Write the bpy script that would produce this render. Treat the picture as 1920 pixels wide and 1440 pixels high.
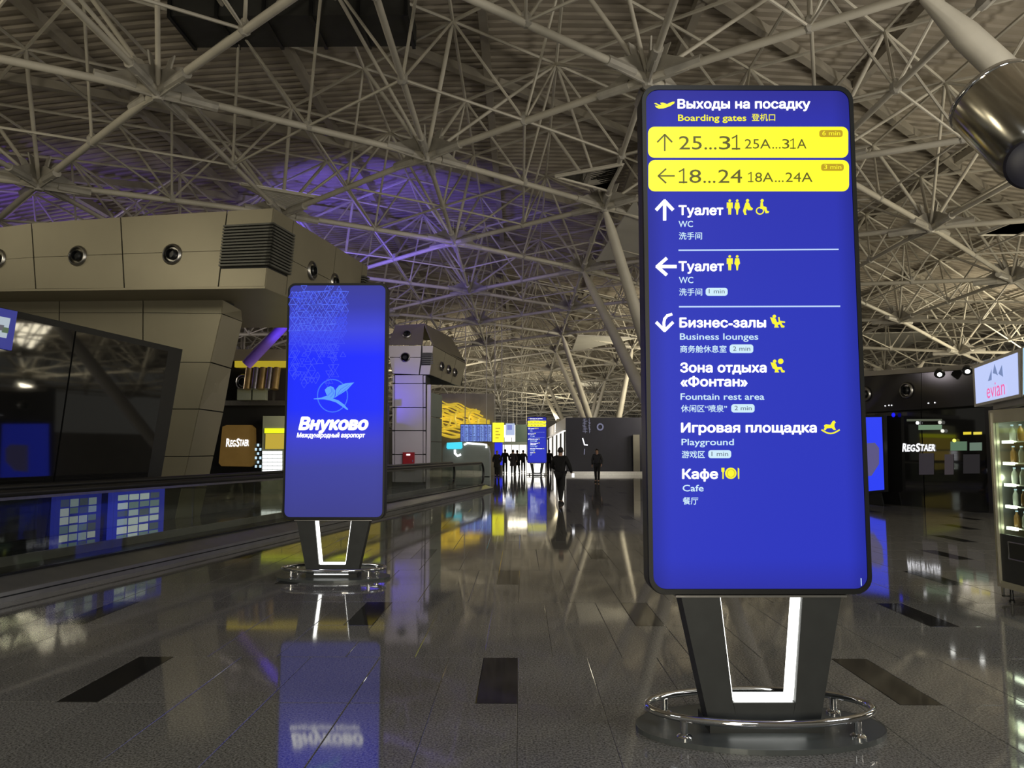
import bpy, bmesh, math, random, mathutils
from mathutils import Vector, Matrix
R = math.radians
rnd = random.Random(7)
sc = bpy.context.scene
for o in list(bpy.data.objects): bpy.data.objects.remove(o)
COL = sc.collection
# ------------------------------------------------------------------ camera
F_PX, CH, PITCH, YAW = 1442.0, 1.65, R(4.95), R(0.64)
cam = bpy.data.cameras.new('camera'); cam.sensor_width = 36; cam.lens = F_PX/1920*36
cam.clip_end = 500
camo = bpy.data.objects.new('camera', cam); COL.objects.link(camo)
camo.location = (0, 0, CH); camo.rotation_euler = (math.pi/2+PITCH, 0, YAW)
sc.camera = camo
CM = Matrix.Rotation(YAW, 3, 'Z') @ Matrix.Rotation(math.pi/2+PITCH, 3, 'X')
C0 = Vector((0, 0, CH))
def ray(px, py): return CM @ Vector(((px-960)/F_PX, (720-py)/F_PX, -1))
def hit(px, py, p, n):
    d = ray(px, py); n = Vector(n); return C0 + d*((Vector(p)-C0).dot(n)/d.dot(n))
def atY(px, py, Y): return hit(px, py, (0, Y, 0), (0, 1, 0))
def atZ(px, py, Z): return hit(px, py, (0, 0, Z), (0, 0, 1))
# ------------------------------------------------------------------ world, lights, exposure
w = bpy.data.worlds.new('night_hall_air'); sc.world = w; w.use_nodes = True
bg = w.node_tree.nodes['Background']; bg.inputs[0].default_value = (0.95, 0.92, 0.80, 1); bg.inputs[1].default_value = 0.14
sc.view_settings.view_transform = 'Standard'; sc.view_settings.look = 'None'
sc.view_settings.exposure = 0.0; sc.view_settings.gamma = 1.0
try: sc.view_settings.use_curve_mapping = False
except Exception: pass
def lamp(name, kind, loc, target, power, color, size=1.0, spot=60, blend=.6, sy=None):
    l = bpy.data.lights.new(name, kind); l.energy = power; l.color = color
    if kind == 'AREA':
        l.size = size
        if sy: l.shape = 'RECTANGLE'; l.size_y = sy
    if kind == 'SPOT': l.spot_size = R(spot); l.spot_blend = blend; l.shadow_soft_size = size
    if kind == 'POINT': l.shadow_soft_size = size
    o = bpy.data.objects.new(name, l); COL.objects.link(o); o.location = loc
    d = Vector(target)-Vector(loc); o.rotation_euler = d.to_track_quat('-Z', 'Y').to_euler(); return o
WARM = (1.0, .90, .66)
# fill lamps added high in the hall to brighten it, shining down
for i, (x, y, p) in enumerate([(2, -7, 300), (11, 1.5, 260), (-9, -2, 100), (19, 18, 260), (-19, 14, 110), (28, 36, 300), (-26, 34, 300), (14, 62, 260), (0, 92, 420)]):
    lamp('hall_fill', 'AREA', (x, y, 8.8 if y < 80 else 7.0), (x*.75, y+(2 if y < 5 else 0), 0), p, (.90, .95, 1.0) if i < 3 else WARM, 3.0)
# uplighters on shop and pavilion roofs, one added behind camera, washing the roof
for (x, y, z, tx, ty, p, c) in [(-14, 9, 7.6, -8, 16, 230, WARM), (13, 7, 3.5, 6, 18, 850, (1, .93, .8)), (20, 18, 4.6, 16, 30, 600, WARM), (0, -10, 3.0, -2, 10, 950, (1, .90, .70)),
                                (26, 36, 4.6, 16, 44, 700, WARM), (12, 50, 4.6, 6, 60, 900, WARM), (-9, 62, 4.6, -3, 72, 900, WARM),
                                (-20, 34, 6.0, -8, 42, 380, (.9, .8, .85)), (4, 84, 4.4, 0, 92, 800, WARM)]:
    lamp('roof_uplighter', 'AREA', (x, y, z), (tx, ty, 13), p, c, 2.5)
lamp('shop_glow', 'AREA', (-7.5, 27.5, 3.4), (-10, 29, 1), 60, (1, .75, .35), 1.5)  # added warm lamp brightening the shop and pavilion base
lamp('blue_uplighter', 'SPOT', (-8.2, 27, 8.0), (-6.0, 33.5, 12.6), 1500, (.16, .10, 1.0), .3, 105, .9)
lamp('blue_uplighter', 'SPOT', (-21, 22, 8.2), (-20, 27, 12.6), 1700, (.25, .12, 1.0), .3, 110, .9)
lamp('blue_uplighter', 'SPOT', (-3.5, 27.5, 7.0), (-4.5, 34, 12.6), 500, (.2, .12, 1.0), .3, 100, .9)
# ------------------------------------------------------------------ materials
def srgb(c):
    return tuple(((v/255)/12.92 if v/255 <= .04045 else ((v/255+.055)/1.055)**2.4) for v in c)
def mat(name, c, rough=.5, metal=0.0, noise=.12, scale=6.0, emis=None, estr=1.0, spec=.5, bump=0.0):
    m = bpy.data.materials.new(name); m.use_nodes = True; nt = m.node_tree; N = nt.nodes; L = nt.links
    b = N['Principled BSDF']
    b.inputs['Base Color'].default_value = (*c, 1); b.inputs['Roughness'].default_value = rough
    b.inputs['Metallic'].default_value = metal; b.inputs['Specular IOR Level'].default_value = spec
    if noise or bump:
        g = N.new('ShaderNodeNewGeometry'); n = N.new('ShaderNodeTexNoise'); n.inputs['Scale'].default_value = scale; n.inputs['Detail'].default_value = 4
        L.new(g.outputs['Position'], n.inputs['Vector'])
        r = N.new('ShaderNodeValToRGB'); r.color_ramp.elements[0].position = .3; r.color_ramp.elements[1].position = .7
        r.color_ramp.elements[0].color = (*[v*(1-noise) for v in c], 1); r.color_ramp.elements[1].color = (*[min(1, v*(1+noise)) for v in c], 1)
        L.new(n.outputs['Fac'], r.inputs['Fac']); L.new(r.outputs['Color'], b.inputs['Base Color'])
        if bump:
            bp = N.new('ShaderNodeBump'); bp.inputs['Strength'].default_value = bump; bp.inputs['Distance'].default_value = .01
            L.new(n.outputs['Fac'], bp.inputs['Height']); L.new(bp.outputs['Normal'], b.inputs['Normal'])
    if emis:
        b.inputs['Emission Color'].default_value = (*emis, 1); b.inputs['Emission Strength'].default_value = estr
    return m
def emit(name, rgb, s=1.0):
    c = srgb(rgb); return mat(name, (0.01, 0.01, 0.01), .35, 0, 0, emis=c, estr=s)
M = {}
M['steel'] = mat('painted_roof_steel', (.50, .47, .40), .5, 0, .10, 1.5)
M['deck'] = mat('corrugated_deck_paint', (.35, .31, .255), .6, 0, .12, .6)
M['purlin'] = mat('purlin_steel', (.34, .31, .26), .6, 0, .1, 1)
M['gusset'] = mat('gusset_steel', (.36, .34, .30), .5, 0, .15, 3)
M['alu'] = mat('beige_aluminium_panel', (.27, .245, .175), .42, .35, .06, .8)
M['alu_w'] = mat('pale_aluminium_panel', (.60, .56, .54), .45, .1, .05, .8)
M['core'] = mat('dark_joint', (.03, .03, .028), .7, 0, .1)
M['black'] = mat('black_satin_metal', (.012, .013, .014), .38, .2, .1, 5)
M['leg'] = mat('graphite_painted_steel', (.035, .038, .038), .5, .2, .12, 8)
M['rubber'] = mat('black_rubber', (.015, .015, .016), .32, 0, .1, 5)
M['chrome'] = mat('polished_chrome', (.80, .80, .80), .06, 1, .03, 5)
M['brushed'] = mat('brushed_stainless', (.50, .49, .47), .28, 1, .08, 12)
M['plinthsteel'] = mat('satin_steel_skirt', (.36, .36, .36), .33, .75, .08, 4)
M['disc'] = mat('grey_base_plate', (.10, .11, .11), .36, .3, .08, 5)
M['darkglass'] = mat('dark_mirror_glass', (.012, .012, .012), .035, 0, 0, spec=1.0)
M['navy'] = mat('navy_matt_board', (.018, .018, .035), .45, 0, .1, 1)
M['fascia'] = mat('dark_gloss_fascia', (.035, .033, .034), .10, .3, .1, 1)
M['wall'] = mat('dim_plaster', (.20, .19, .17), .7, 0, .1, 1)
M['sail'] = mat('off_white_panel', (.62, .60, .54), .6, 0, .05, 1)
M['canister'] = mat('mirror_steel', (.50, .47, .40), .17, 1, .15, 1.2)
M['bronze'] = mat('bronze_duct', (.34, .25, .10), .35, .7, .2, 3)
M['slat'] = mat('dark_louvre_slat', (.10, .10, .088), .5, .2, .1, 3)
M['red'] = mat('red_enamel', (.42, .012, .02), .4, 0, .1)
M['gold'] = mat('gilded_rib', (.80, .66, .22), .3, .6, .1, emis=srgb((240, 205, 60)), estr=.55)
M['console'] = mat('grey_green_panel', (.22, .26, .22), .4, .1, .1, 1)
M['belt'] = mat('ribbed_tread', (.05, .05, .05), .5, .5, .1, 3)
M['grout'] = mat('dark_grout', (.055, .055, .052), .6, 0, .1, 9)
M['led'] = emit('led_strip_white', (255, 255, 248), 4.0)
M['white'] = emit('backlit_white', (250, 250, 255), 1.7)
M['white2'] = emit('backlit_pale_blue_white', (205, 235, 250), 1.0)
M['yellow'] = emit('backlit_yellow', (255, 250, 40), 1.05)
M['yellow_txt'] = emit('backlit_yellow_print', (250, 245, 40), 1.0)
M['olive'] = emit('dark_olive_print', (88, 84, 20), 1.0)
M['mustard'] = emit('mustard_print', (190, 160, 15), 1.0)
M['pillink'] = emit('pill_grey_ink', (70, 85, 110), 1.0)
M['sep'] = emit('separator_line_print', (190, 215, 250), 1.0)
M['lb'] = emit('logo_light_blue', (88, 160, 252), 1.0)
M['lb2'] = emit('logo_mid_blue', (60, 112, 250), 1.0)
M['tri1'] = emit('pattern_line_bright', (80, 105, 245), 1.0)
M['tri2'] = emit('pattern_line_soft', (62, 80, 245), 1.0)
M['skin'] = mat('skin', (.42, .25, .17), .5, 0, .05)
M['cloth'] = mat('black_cloth', (.010, .010, .011), .85, 0, .2, 20)
M['cloth2'] = mat('dark_brown_cloth', (.030, .024, .030), .85, 0, .2, 20)
M['cloth3'] = mat('dark_grey_cloth', (.03, .03, .034), .85, 0, .2, 20)
M['hair'] = mat('dark_hair', (.012, .009, .007), .6, 0, .2, 40)
M['hair2'] = mat('fair_hair', (.35, .27, .16), .6, 0, .2, 40)
# glass: thin clear sheet
def glassmat(name, tint, refl=.12):
    m = bpy.data.materials.new(name); m.use_nodes = True; nt = m.node_tree; nt.nodes.clear()
    o = nt.nodes.new('ShaderNodeOutputMaterial'); mx = nt.nodes.new('ShaderNodeMixShader'); t = nt.nodes.new('ShaderNodeBsdfTransparent')
    g = nt.nodes.new('ShaderNodeBsdfGlossy'); lw = nt.nodes.new('ShaderNodeLayerWeight'); pw = nt.nodes.new('ShaderNodeMath'); pw.operation = 'POWER'; pw.inputs[1].default_value = 4; nt.links.new(lw.outputs['Facing'], pw.inputs[0])
    ad = nt.nodes.new('ShaderNodeMath'); ad.operation = 'MULTIPLY_ADD'; ad.inputs[1].default_value = .55; ad.inputs[2].default_value = refl
    t.inputs[0].default_value = (*tint, 1); g.inputs['Roughness'].default_value = .02
    nt.links.new(pw.outputs[0], ad.inputs[0]); nt.links.new(ad.outputs[0], mx.inputs[0]); nt.links.new(t.outputs[0], mx.inputs[1]); nt.links.new(g.outputs[0], mx.inputs[2])
    nt.links.new(mx.outputs[0], o.inputs[0]); return m
M['glass'] = glassmat('clear_balustrade_glass', (.90, .92, .88), .06)
M['vglass'] = glassmat('vending_glass', (.85, .9, .85), .03)
# granite
def granite(name, lo, hi, rough):
    m = bpy.data.materials.new(name); m.use_nodes = True; nt = m.node_tree; N = nt.nodes; L = nt.links; b = N['Principled BSDF']
    g = N.new('ShaderNodeNewGeometry'); n = N.new('ShaderNodeTexNoise'); n.inputs['Scale'].default_value = 75; n.inputs['Detail'].default_value = 3; n.inputs['Roughness'].default_value = .7
    n2 = N.new('ShaderNodeTexNoise'); n2.inputs['Scale'].default_value = 1.3; n2.inputs['Detail'].default_value = 3
    oi = N.new('ShaderNodeObjectInfo')
    L.new(g.outputs['Position'], n.inputs['Vector']); L.new(g.outputs['Position'], n2.inputs['Vector'])
    r = N.new('ShaderNodeValToRGB'); r.color_ramp.elements[0].position = .36; r.color_ramp.elements[1].position = .66
    r.color_ramp.elements[0].color = (*lo, 1); r.color_ramp.elements[1].color = (*hi, 1)
    L.new(n.outputs['Fac'], r.inputs['Fac'])
    ma = N.new('ShaderNodeMath'); ma.operation = 'MULTIPLY_ADD'; ma.inputs[1].default_value = .22; ma.inputs[2].default_value = .78; L.new(n2.outputs['Fac'], ma.inputs[0])
    mb = N.new('ShaderNodeMath'); mb.operation = 'MULTIPLY_ADD'; mb.inputs[1].default_value = .10; L.new(oi.outputs['Random'], mb.inputs[0]); L.new(ma.outputs[0], mb.inputs[2])
    mx = N.new('ShaderNodeVectorMath'); mx.operation = 'SCALE'; L.new(r.outputs['Color'], mx.inputs[0]); L.new(mb.outputs[0], mx.inputs['Scale'])
    L.new(mx.outputs[0], b.inputs['Base Color'])
    rr = N.new('ShaderNodeMath'); rr.operation = 'MULTIPLY_ADD'; rr.inputs[1].default_value = .07; rr.inputs[2].default_value = rough; L.new(n2.outputs['Fac'], rr.inputs[0]); L.new(rr.outputs[0], b.inputs['Roughness'])
    b.inputs['IOR'].default_value = 1.5; b.inputs['Specular IOR Level'].default_value = .5
    return m
M['granite'] = granite('grey_polished_granite', (.07, .068, .060), (.36, .35, .325), .02)
M['granite_dark'] = granite('black_polished_granite', (.010, .010, .010), (.030, .030, .029), .03)
# screens with a display gradient (their picture)
def screenmat(name, stops, cx, hw, edge, zlo, zhi, est=1.0):
    m = bpy.data.materials.new(name); m.use_nodes = True; nt = m.node_tree; N = nt.nodes; L = nt.links; b = N['Principled BSDF']
    b.inputs['Base Color'].default_value = (.004, .004, .005, 1); b.inputs['Roughness'].default_value = .35; b.inputs['Specular IOR Level'].default_value = .15
    tc = N.new('ShaderNodeTexCoord'); sx = N.new('ShaderNodeSeparateXYZ'); L.new(tc.outputs['Object'], sx.inputs[0])
    mr = N.new('ShaderNodeMapRange'); mr.inputs['From Min'].default_value = zlo; mr.inputs['From Max'].default_value = zhi; L.new(sx.outputs['Z'], mr.inputs['Value'])
    cr = N.new('ShaderNodeValToRGB'); L.new(mr.outputs[0], cr.inputs['Fac'])
    for i, (p, c) in enumerate(stops):
        e = cr.color_ramp.elements[i] if i < 2 else cr.color_ramp.elements.new(p)
        e.position = p; e.color = (*srgb(c), 1)
    for i, (p, c) in enumerate(sorted(stops)):
        cr.color_ramp.elements[i].position = p; cr.color_ramp.elements[i].color = (*srgb(c), 1)
    su = N.new('ShaderNodeMath'); su.operation = 'SUBTRACT'; su.inputs[1].default_value = cx; L.new(sx.outputs['X'], su.inputs[0])
    ab = N.new('ShaderNodeMath'); ab.operation = 'ABSOLUTE'; L.new(su.outputs[0], ab.inputs[0])
    m2 = N.new('ShaderNodeMapRange'); m2.inputs['From Min'].default_value = hw*.80; m2.inputs['From Max'].default_value = hw; m2.inputs['To Min'].default_value = 1; m2.inputs['To Max'].default_value = edge
    m2.interpolation_type = 'SMOOTHSTEP'; L.new(ab.outputs[0], m2.inputs['Value'])
    sv = N.new('ShaderNodeVectorMath'); sv.operation = 'SCALE'; L.new(cr.outputs['Color'], sv.inputs[0]); L.new(m2.outputs[0], sv.inputs['Scale'])
    L.new(sv.outputs[0], b.inputs['Emission Color']); b.inputs['Emission Strength'].default_value = est
    return m
# ------------------------------------------------------------------ builders
INV = {}
def thing(name, label, cat, loc=(0, 0, 0), rotz=0, group=None, kind=None):
    o = bpy.data.objects.new(name, None); COL.objects.link(o); o.location = loc; o.rotation_euler = (0, 0, rotz)
    o.empty_display_size = .2
    if label: o['label'] = label
    if cat: o['category'] = cat
    if group: o['group'] = group
    if kind: o['kind'] = kind
    INV[o.name] = (Matrix.Translation(Vector(loc)) @ Matrix.Rotation(rotz, 4, 'Z')).inverted()
    return o
def link(name, me, parent=None, label=None, cat=None, group=None, kind=None):
    o = bpy.data.objects.new(name, me); COL.objects.link(o)
    if parent: o.parent = parent; INV[o.name] = INV.get(parent.name, Matrix())
    if label: o['label'] = label
    if cat: o['category'] = cat
    if group: o['group'] = group
    if kind: o['kind'] = kind
    return o
def mk(name, vf, m, parent=None, smooth=False, world=True, **kw):
    v, f = vf
    if parent and world:
        inv = INV.get(parent.name, Matrix()); v = [inv @ Vector(p) for p in v]
    me = bpy.data.meshes.new(name); me.from_pydata([tuple(p) for p in v], [], f); me.materials.append(M[m] if isinstance(m, str) else m)
    if smooth:
        me.polygons.foreach_set('use_smooth', [True]*len(me.polygons)); 
        try: me.set_sharp_from_angle(angle=R(40))
        except Exception: pass
    me.update()
    return link(name, me, parent, **kw)
def join(*vfs):
    V, Fc = [], []
    for v, f in vfs:
        n = len(V); V += list(v); Fc += [tuple(i+n for i in q) for q in f]
    return V, Fc
def box(x0, x1, y0, y1, z0, z1):
    v = [(x, y, z) for z in (z0, z1) for y in (y0, y1) for x in (x0, x1)]
    return v, [(0, 2, 3, 1), (4, 5, 7, 6), (0, 1, 5, 4), (2, 6, 7, 3), (0, 4, 6, 2), (1, 3, 7, 5)]
def prism(pts, d):
    """closed polygon pts (3D) extruded by vector d"""
    n = len(pts); d = Vector(d); v = [Vector(p) for p in pts] + [Vector(p)+d for p in pts]
    # orientation
    nrm = Vector((0, 0, 0))
    for i in range(n): nrm += Vector(v[i]).cross(Vector(v[(i+1) % n]))
    a = tuple(range(n)); b = tuple(range(2*n-1, n-1, -1))
    f = [a, b] + [(i, i+n, (i+1) % n+n, (i+1) % n) for i in range(n)]
    if nrm.dot(d) > 0: f = [tuple(reversed(q)) for q in f]
    return v, f
def tube(pts, r, n=8, closed=False, cap=True):
    P = [Vector(p) for p in pts]; V = []; Fc = []; m = len(P); up = None
    for i, p in enumerate(P):
        if closed: t = (P[(i+1) % m]-P[i-1]).normalized()
        else: t = (P[min(i+1, m-1)]-P[max(i-1, 0)]).normalized()
        if up is None:
            up = Vector((0, 0, 1)) if abs(t.z) < .9 else Vector((1, 0, 0))
        x = t.cross(up).normalized(); y = x.cross(t).normalized(); up = y
        rr = r[i] if isinstance(r, (list, tuple)) else r
        for k in range(n):
            a = 2*math.pi*k/n; V.append(p+x*math.cos(a)*rr+y*math.sin(a)*rr)
    for i in range(m if closed else m-1):
        j = (i+1) % m
        for k in range(n):
            l = (k+1) % n; Fc.append((i*n+k, j*n+k, j*n+l, i*n+l))
    if cap and not closed: Fc += [tuple(range(n)), tuple(range((m-1)*n+n-1, (m-1)*n-1, -1))]
    return V, Fc
def lathe(prof, c, axis=(0, 0, 1), n=24):
    """prof list of (r, h) along axis from c"""
    ax = Vector(axis).normalized(); u = ax.orthogonal().normalized(); v2 = ax.cross(u); V = []; Fc = []; c = Vector(c)
    for r, h in prof:
        for k in range(n):
            a = 2*math.pi*k/n; V.append(c+ax*h+(u*math.cos(a)+v2*math.sin(a))*r)
    for i in range(len(prof)-1):
        for k in range(n):
            l = (k+1) % n; Fc.append((i*n+k, i*n+l, (i+1)*n+l, (i+1)*n+k))
    Fc += [tuple(range(n-1, -1, -1)), tuple(range((len(prof)-1)*n, len(prof)*n))]
    return V, Fc
def rrect(x0, x1, y0, y1, r, k=6):
    pts = []
    for cx, cy, a0 in ((x1-r, y1-r, 0), (x0+r, y1-r, 90), (x0+r, y0+r, 180), (x1-r, y0+r, 270)):
        for i in range(k+1):
            a = R(a0+90*i/k); pts.append((cx+r*math.cos(a), cy+r*math.sin(a)))
    return pts
def circ(cx, cy, r, n=20, ry=None): return [(cx+r*math.cos(2*math.pi*i/n), cy+(ry or r)*math.sin(2*math.pi*i/n)) for i in range(n)]
def qpanel(P, thick, nrm, inset=.012):
    """four 3D corners -> slab with a joint gap; front lies at P, thickness goes along -nrm"""
    c = sum((Vector(p) for p in P), Vector())/4
    Q = []
    for p in P:
        d = Vector(p)-c; L = d.length; Q.append(c+d*((L-inset*1.5)/L))
    return prism(Q, Vector(nrm)*-thick)
TC = {}
def tmesh(s, bold):
    b_ = max(bold, 0)
    if b_ > 0:
        v, f = tmesh(s, 0); V = []; Fc = []
        for dx, dy in ((0, 0), (b_, 0), (-b_, 0), (0, b_), (0, -b_), (b_*.7, b_*.7), (-b_*.7, b_*.7), (b_*.7, -b_*.7), (-b_*.7, -b_*.7)):
            n = len(V); V += [p+Vector((dx, dy, 0)) for p in v]; Fc += [tuple(i+n for i in q) for q in f]
        return V, Fc
    k = (s, bold)
    if k not in TC:
        c = bpy.data.curves.new('lettering', 'FONT'); c.body = s; c.resolution_u = 3; c.fill_mode = 'NONE'
        o = bpy.data.objects.new('tmp', c); COL.objects.link(o); bpy.context.view_layer.update()
        me = bpy.data.meshes.new_from_object(o.evaluated_get(bpy.context.evaluated_depsgraph_get()))
        co = [Vector((v.co.x, v.co.y)) for v in me.vertices]
        brk = set(); 
        nxt = {}
        for e in me.edges:
            a, b = e.vertices
            if abs(a-b) > 1: nxt[max(a, b)] = min(a, b)
        segs = [(i, nxt.get(i, i+1)) for i in range(len(co))]
        segs = [(a, b) for a, b in segs if b < len(co)]
        ov, oe, of, *_ = mathutils.geometry.delaunay_2d_cdt(co, segs, [], 0, 1e-6)
        SX = [(co[a], co[b]) for a, b in segs]
        keep = []
        for f in of:
            cx = sum(ov[i].x for i in f)/len(f); cy = sum(ov[i].y for i in f)/len(f); wn = 0
            for p, q in SX:
                if p.y <= cy < q.y:
                    if (q.x-p.x)*(cy-p.y)-(cx-p.x)*(q.y-p.y) > 0: wn += 1
                elif q.y <= cy < p.y:
                    if (q.x-p.x)*(cy-p.y)-(cx-p.x)*(q.y-p.y) < 0: wn -= 1
            if wn: keep.append(tuple(f))
        TC[k] = ([Vector((p.x, p.y, 0)) for p in ov], keep)
        bpy.data.objects.remove(o); bpy.data.curves.remove(c); bpy.data.meshes.remove(me)
    return TC[k]
def text(s, xl, xr, yb, cap, F, m, parent, bold=0.0, shear=0.0, boxm=False, name='lettering', lift=.004, nrm=None, mixcase=True):
    v, f = tmesh(s, bold)
    v = [Vector((p.x+shear*p.y, p.y, 0)) for p in v]
    x0 = min(p.x for p in v); x1 = max(p.x for p in v)
    y0 = min(p.y for p in v) if boxm else 0; y1 = max(p.y for p in v) if boxm else .72
    O = F(xl, yb); U = F(xl, yb-cap)-O; Rr = F(xr, yb)-O
    n = Rr.cross(U).normalized()*lift
    V = [O+n+Rr*((p.x-x0)/(x1-x0))+U*((p.y-y0)/(y1-y0)) for p in v]
    return mk(name, (V, f), m, parent)
def flat(name, pts, F, m, parent, lift=.004, **kw):
    P = [F(*p) for p in pts]
    O = F(0, 0); n = (F(10, 0)-O).cross(F(0, -10)-O).normalized()
    P = [p+n*(lift-.003) for p in P]
    return mk(name, prism(P, n*.003), m, parent, **kw)
def flats(name, polys, F, m, parent, lift=.004, **kw):
    O = F(0, 0); n = (F(10, 0)-O).cross(F(0, -10)-O).normalized(); vs = []
    for pts in polys: vs.append(prism([F(*p)+n*(lift-.003) for p in pts], n*.003))
    return mk(name, join(*vs), m, parent, **kw)
def stroke(pts, wd):
    """2D polyline -> list of quads"""
    out = []
    for a, b in zip(pts, pts[1:]):
        dx, dy = b[0]-a[0], b[1]-a[1]; L = math.hypot(dx, dy) or 1; nx, ny = -dy/L*wd/2, dx/L*wd/2; ex, ey = dx/L*wd*.25, dy/L*wd*.25
        out.append([(a[0]+nx-ex, a[1]+ny-ey), (b[0]+nx+ex, b[1]+ny+ey), (b[0]-nx+ex, b[1]-ny+ey), (a[0]-nx-ex, a[1]-ny-ey)])
    return out
# ================================================================== FLOOR
TW, TL = .554, 1.125
floor = mk('floor', box(-40, 40, -14, 118, -.25, -.006), 'grout', kind='structure', label='polished grey granite floor with black accent tiles')
def tile_mesh(wd, ln, m):
    g = .003; c = .004; v = []
    for z, i in ((-.008, 0), (-.0015, 0), (0, c)):
        v += [(-wd/2+g/2+i, -ln/2+g/2+i, z), (wd/2-g/2-i, -ln/2+g/2+i, z), (wd/2-g/2-i, ln/2-g/2-i, z), (-wd/2+g/2+i, ln/2-g/2-i, z)]
    f = [(8, 9, 10, 11)]
    for k in (0, 4): f += [(k+i, k+(i+1) % 4, k+4+(i+1) % 4, k+4+i) for i in range(4)]
    me = bpy.data.meshes.new('floor_tile'); me.from_pydata(v, [], f); me.materials.append(M[m]); me.update(); return me
T_full, T_half, T_dark = tile_mesh(TW, TL, 'granite'), tile_mesh(TW/2, TL, 'granite'), tile_mesh(TW/2, TL, 'granite_dark')
tiles = []
PER = 2.77
for j in range(-10, 103):
    y = 5.76+TL*j
    has = (j % 2 == 0); off = -.16+(PER/2 if (j//2) % 2 else 0)
    x = -39.0
    k0 = math.floor((-38-off)/PER)
    for k in range(k0, k0+28):
        cx = off+PER*k
        if has:
            tiles.append((cx, y, 2)); xx = cx+TW/4
            for q in range(4): tiles.append((xx+TW/2, y, 0)); xx += TW
            tiles.append((xx+TW/4, y, 1))
        else:
            xx = cx-TW/4
            for q in range(5): tiles.append((xx+TW/2, y, 0)); xx += TW
def inview(x, y): return y > 3.2 and abs(x-.0) < y*.70+.6
vis = sorted([t for t in tiles if inview(t[0], t[1])], key=lambda t: t[1])
dark_vis = [t for t in vis if t[2] == 2][:60]
near = [t for t in vis if t[2] != 2][:290]; nearset = set(near) | set(dark_vis)
for t in near: link('floor_tile', (T_full, T_half)[t[2]], floor).location = (t[0], t[1], 0)
for t in dark_vis: link('accent_tile', T_dark, floor).location = (t[0], t[1], 0)
for nm, kinds in (('distant_floor_tiles', (0, 1)), ('distant_accent_tiles', (2,))):
    V = []; Fc = []
    for t in tiles:
        if t in nearset or t[2] not in kinds: continue
        me = (T_full, T_half, T_dark)[t[2]]; n = len(V)
        hw = (TW/2 if t[2] == 0 else TW/4)-.0015; hl = TL/2-.0015
        V += [(t[0]-hw, t[1]-hl, 0), (t[0]+hw, t[1]-hl, 0), (t[0]+hw, t[1]+hl, 0), (t[0]-hw, t[1]+hl, 0)]
        Fc.append((n, n+1, n+2, n+3))
    mk(nm, (V, Fc), 'granite' if nm.startswith('distant_f') else 'granite_dark', floor, kind='stuff')
# ================================================================== ROOF
def zbot(x, y):
    d = min(.0044*x*x, 3.2)
    if y > 30: d += min((y-30)*.012, .3)
    if y > 60: d += (y-60)*.06
    return 9.65-d
HT = 2.55
Y0, Y1, X0, X1 = -13.0, 116.0, -38.0, 38.0
def deck():
    prof = []; y = Y0; p = .36
    while y < Y1:
        prof += [(y, 0), (y+.15, 0), (y+.19, .075), (y+.34, .075)]; y += p
    xs = [X0+(X1-X0)*i/16 for i in range(17)]; n = len(xs); V = []; Fc = []
    for (yy, dz) in prof:
        for x in xs: V.append((x, yy, zbot(x, yy)+HT+.5+dz))
    for i in range(len(prof)-1):
        for k in range(n-1): Fc.append((i*n+k, (i+1)*n+k, (i+1)*n+k+1, i*n+k+1))
    return V, Fc
ceil = mk('ceiling', deck(), 'deck', kind='structure', label='corrugated metal roof deck above the space frame')
frame = thing('roof_space_frame', 'pale steel tubular space frame spanning the whole hall under the ribbed deck', 'roof truss')
A = Vector((0, 8.64)); B = Vector((5.28, 4.32)); OC = Vector((-2.54, 20.24))
def nodeb(i, j):   # half lattice: i along A/2, j along B/2
    p = OC+A*(i/2)+B*(j/2); return Vector((p.x, p.y, zbot(p.x, p.y)))
def nodet(i, j):
    p = OC+A*(i/2)+B*(j/2)+(A/2+B/2)/3; return Vector((p.x, p.y, zbot(p.x, p.y)+HT))
def inr(p, m=.5): return X0+m < p.x < X1-m and Y0+m < p.y < Y1-m
def inframe(p):
    return p.y > 2 and (p.z-CH)/p.y < .62 and abs(p.x)/p.y < .75
chords, webs, tops, hubs, mids = [], [], [], [], []
for i in range(-40, 50):
    for j in range(-16, 18):
        b = nodeb(i, j)
        if not inr(b): continue
        hub = (i % 2 == 0 and j % 2 == 0)
        if hub:
            hubs.append(b)
            for di, dj in ((2, 0), (0, 2), (2, -2)):
                c = nodeb(i+di, j+dj)
                if inr(c): chords.append((b, c, .085 if (di, dj) != (2, 0) else .07))
            for di, dj in ((0, 0), (-1, 0), (0, -1)):
                t = nodet(i+di, j+dj)
                if inr(t): webs.append((b, t, .055))
            for di, dj in ((1, -1), (-1, 1), (-1, -1)):
                t = nodet(i+di, j+dj)
                if inr(t): webs.append((b, t, .045))
        else:
            mids.append(b)
            for q, (di, dj) in enumerate(((0, 0), (-1, 0), (0, -1))):
                t = nodet(i+di, j+dj)
                if inr(t) and (i*3+j*5+q) % 5: webs.append((b, t, .036))
        if not hub:
            for di, dj in ((1, 0), (0, 1), (1, -1)):
                c = nodeb(i+di, j+dj)
                chub = ((i+di) % 2 == 0 and (j+dj) % 2 == 0)
                if inr(c) and not chub and (i+j*2) % 3: webs.append((b, c, .033))
        t = nodet(i, j)
        if inr(t):
            for di, dj in ((1, 0), (0, 1), (1, -1)):
                c = nodet(i+di, j+dj)
                if inr(c): tops.append((t, c, .045))
def sharedbar(name, n=10):
    v, f = tube([(0, 0, 0), (0, 0, 1)], 1, n)
    me = bpy.data.meshes.new(name); me.from_pydata([tuple(p) for p in v], [], f); me.materials.append(M['steel'])
    me.polygons.foreach_set('use_smooth', [len(p.vertices) == 4 for p in me.polygons]); me.update(); return me
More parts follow.
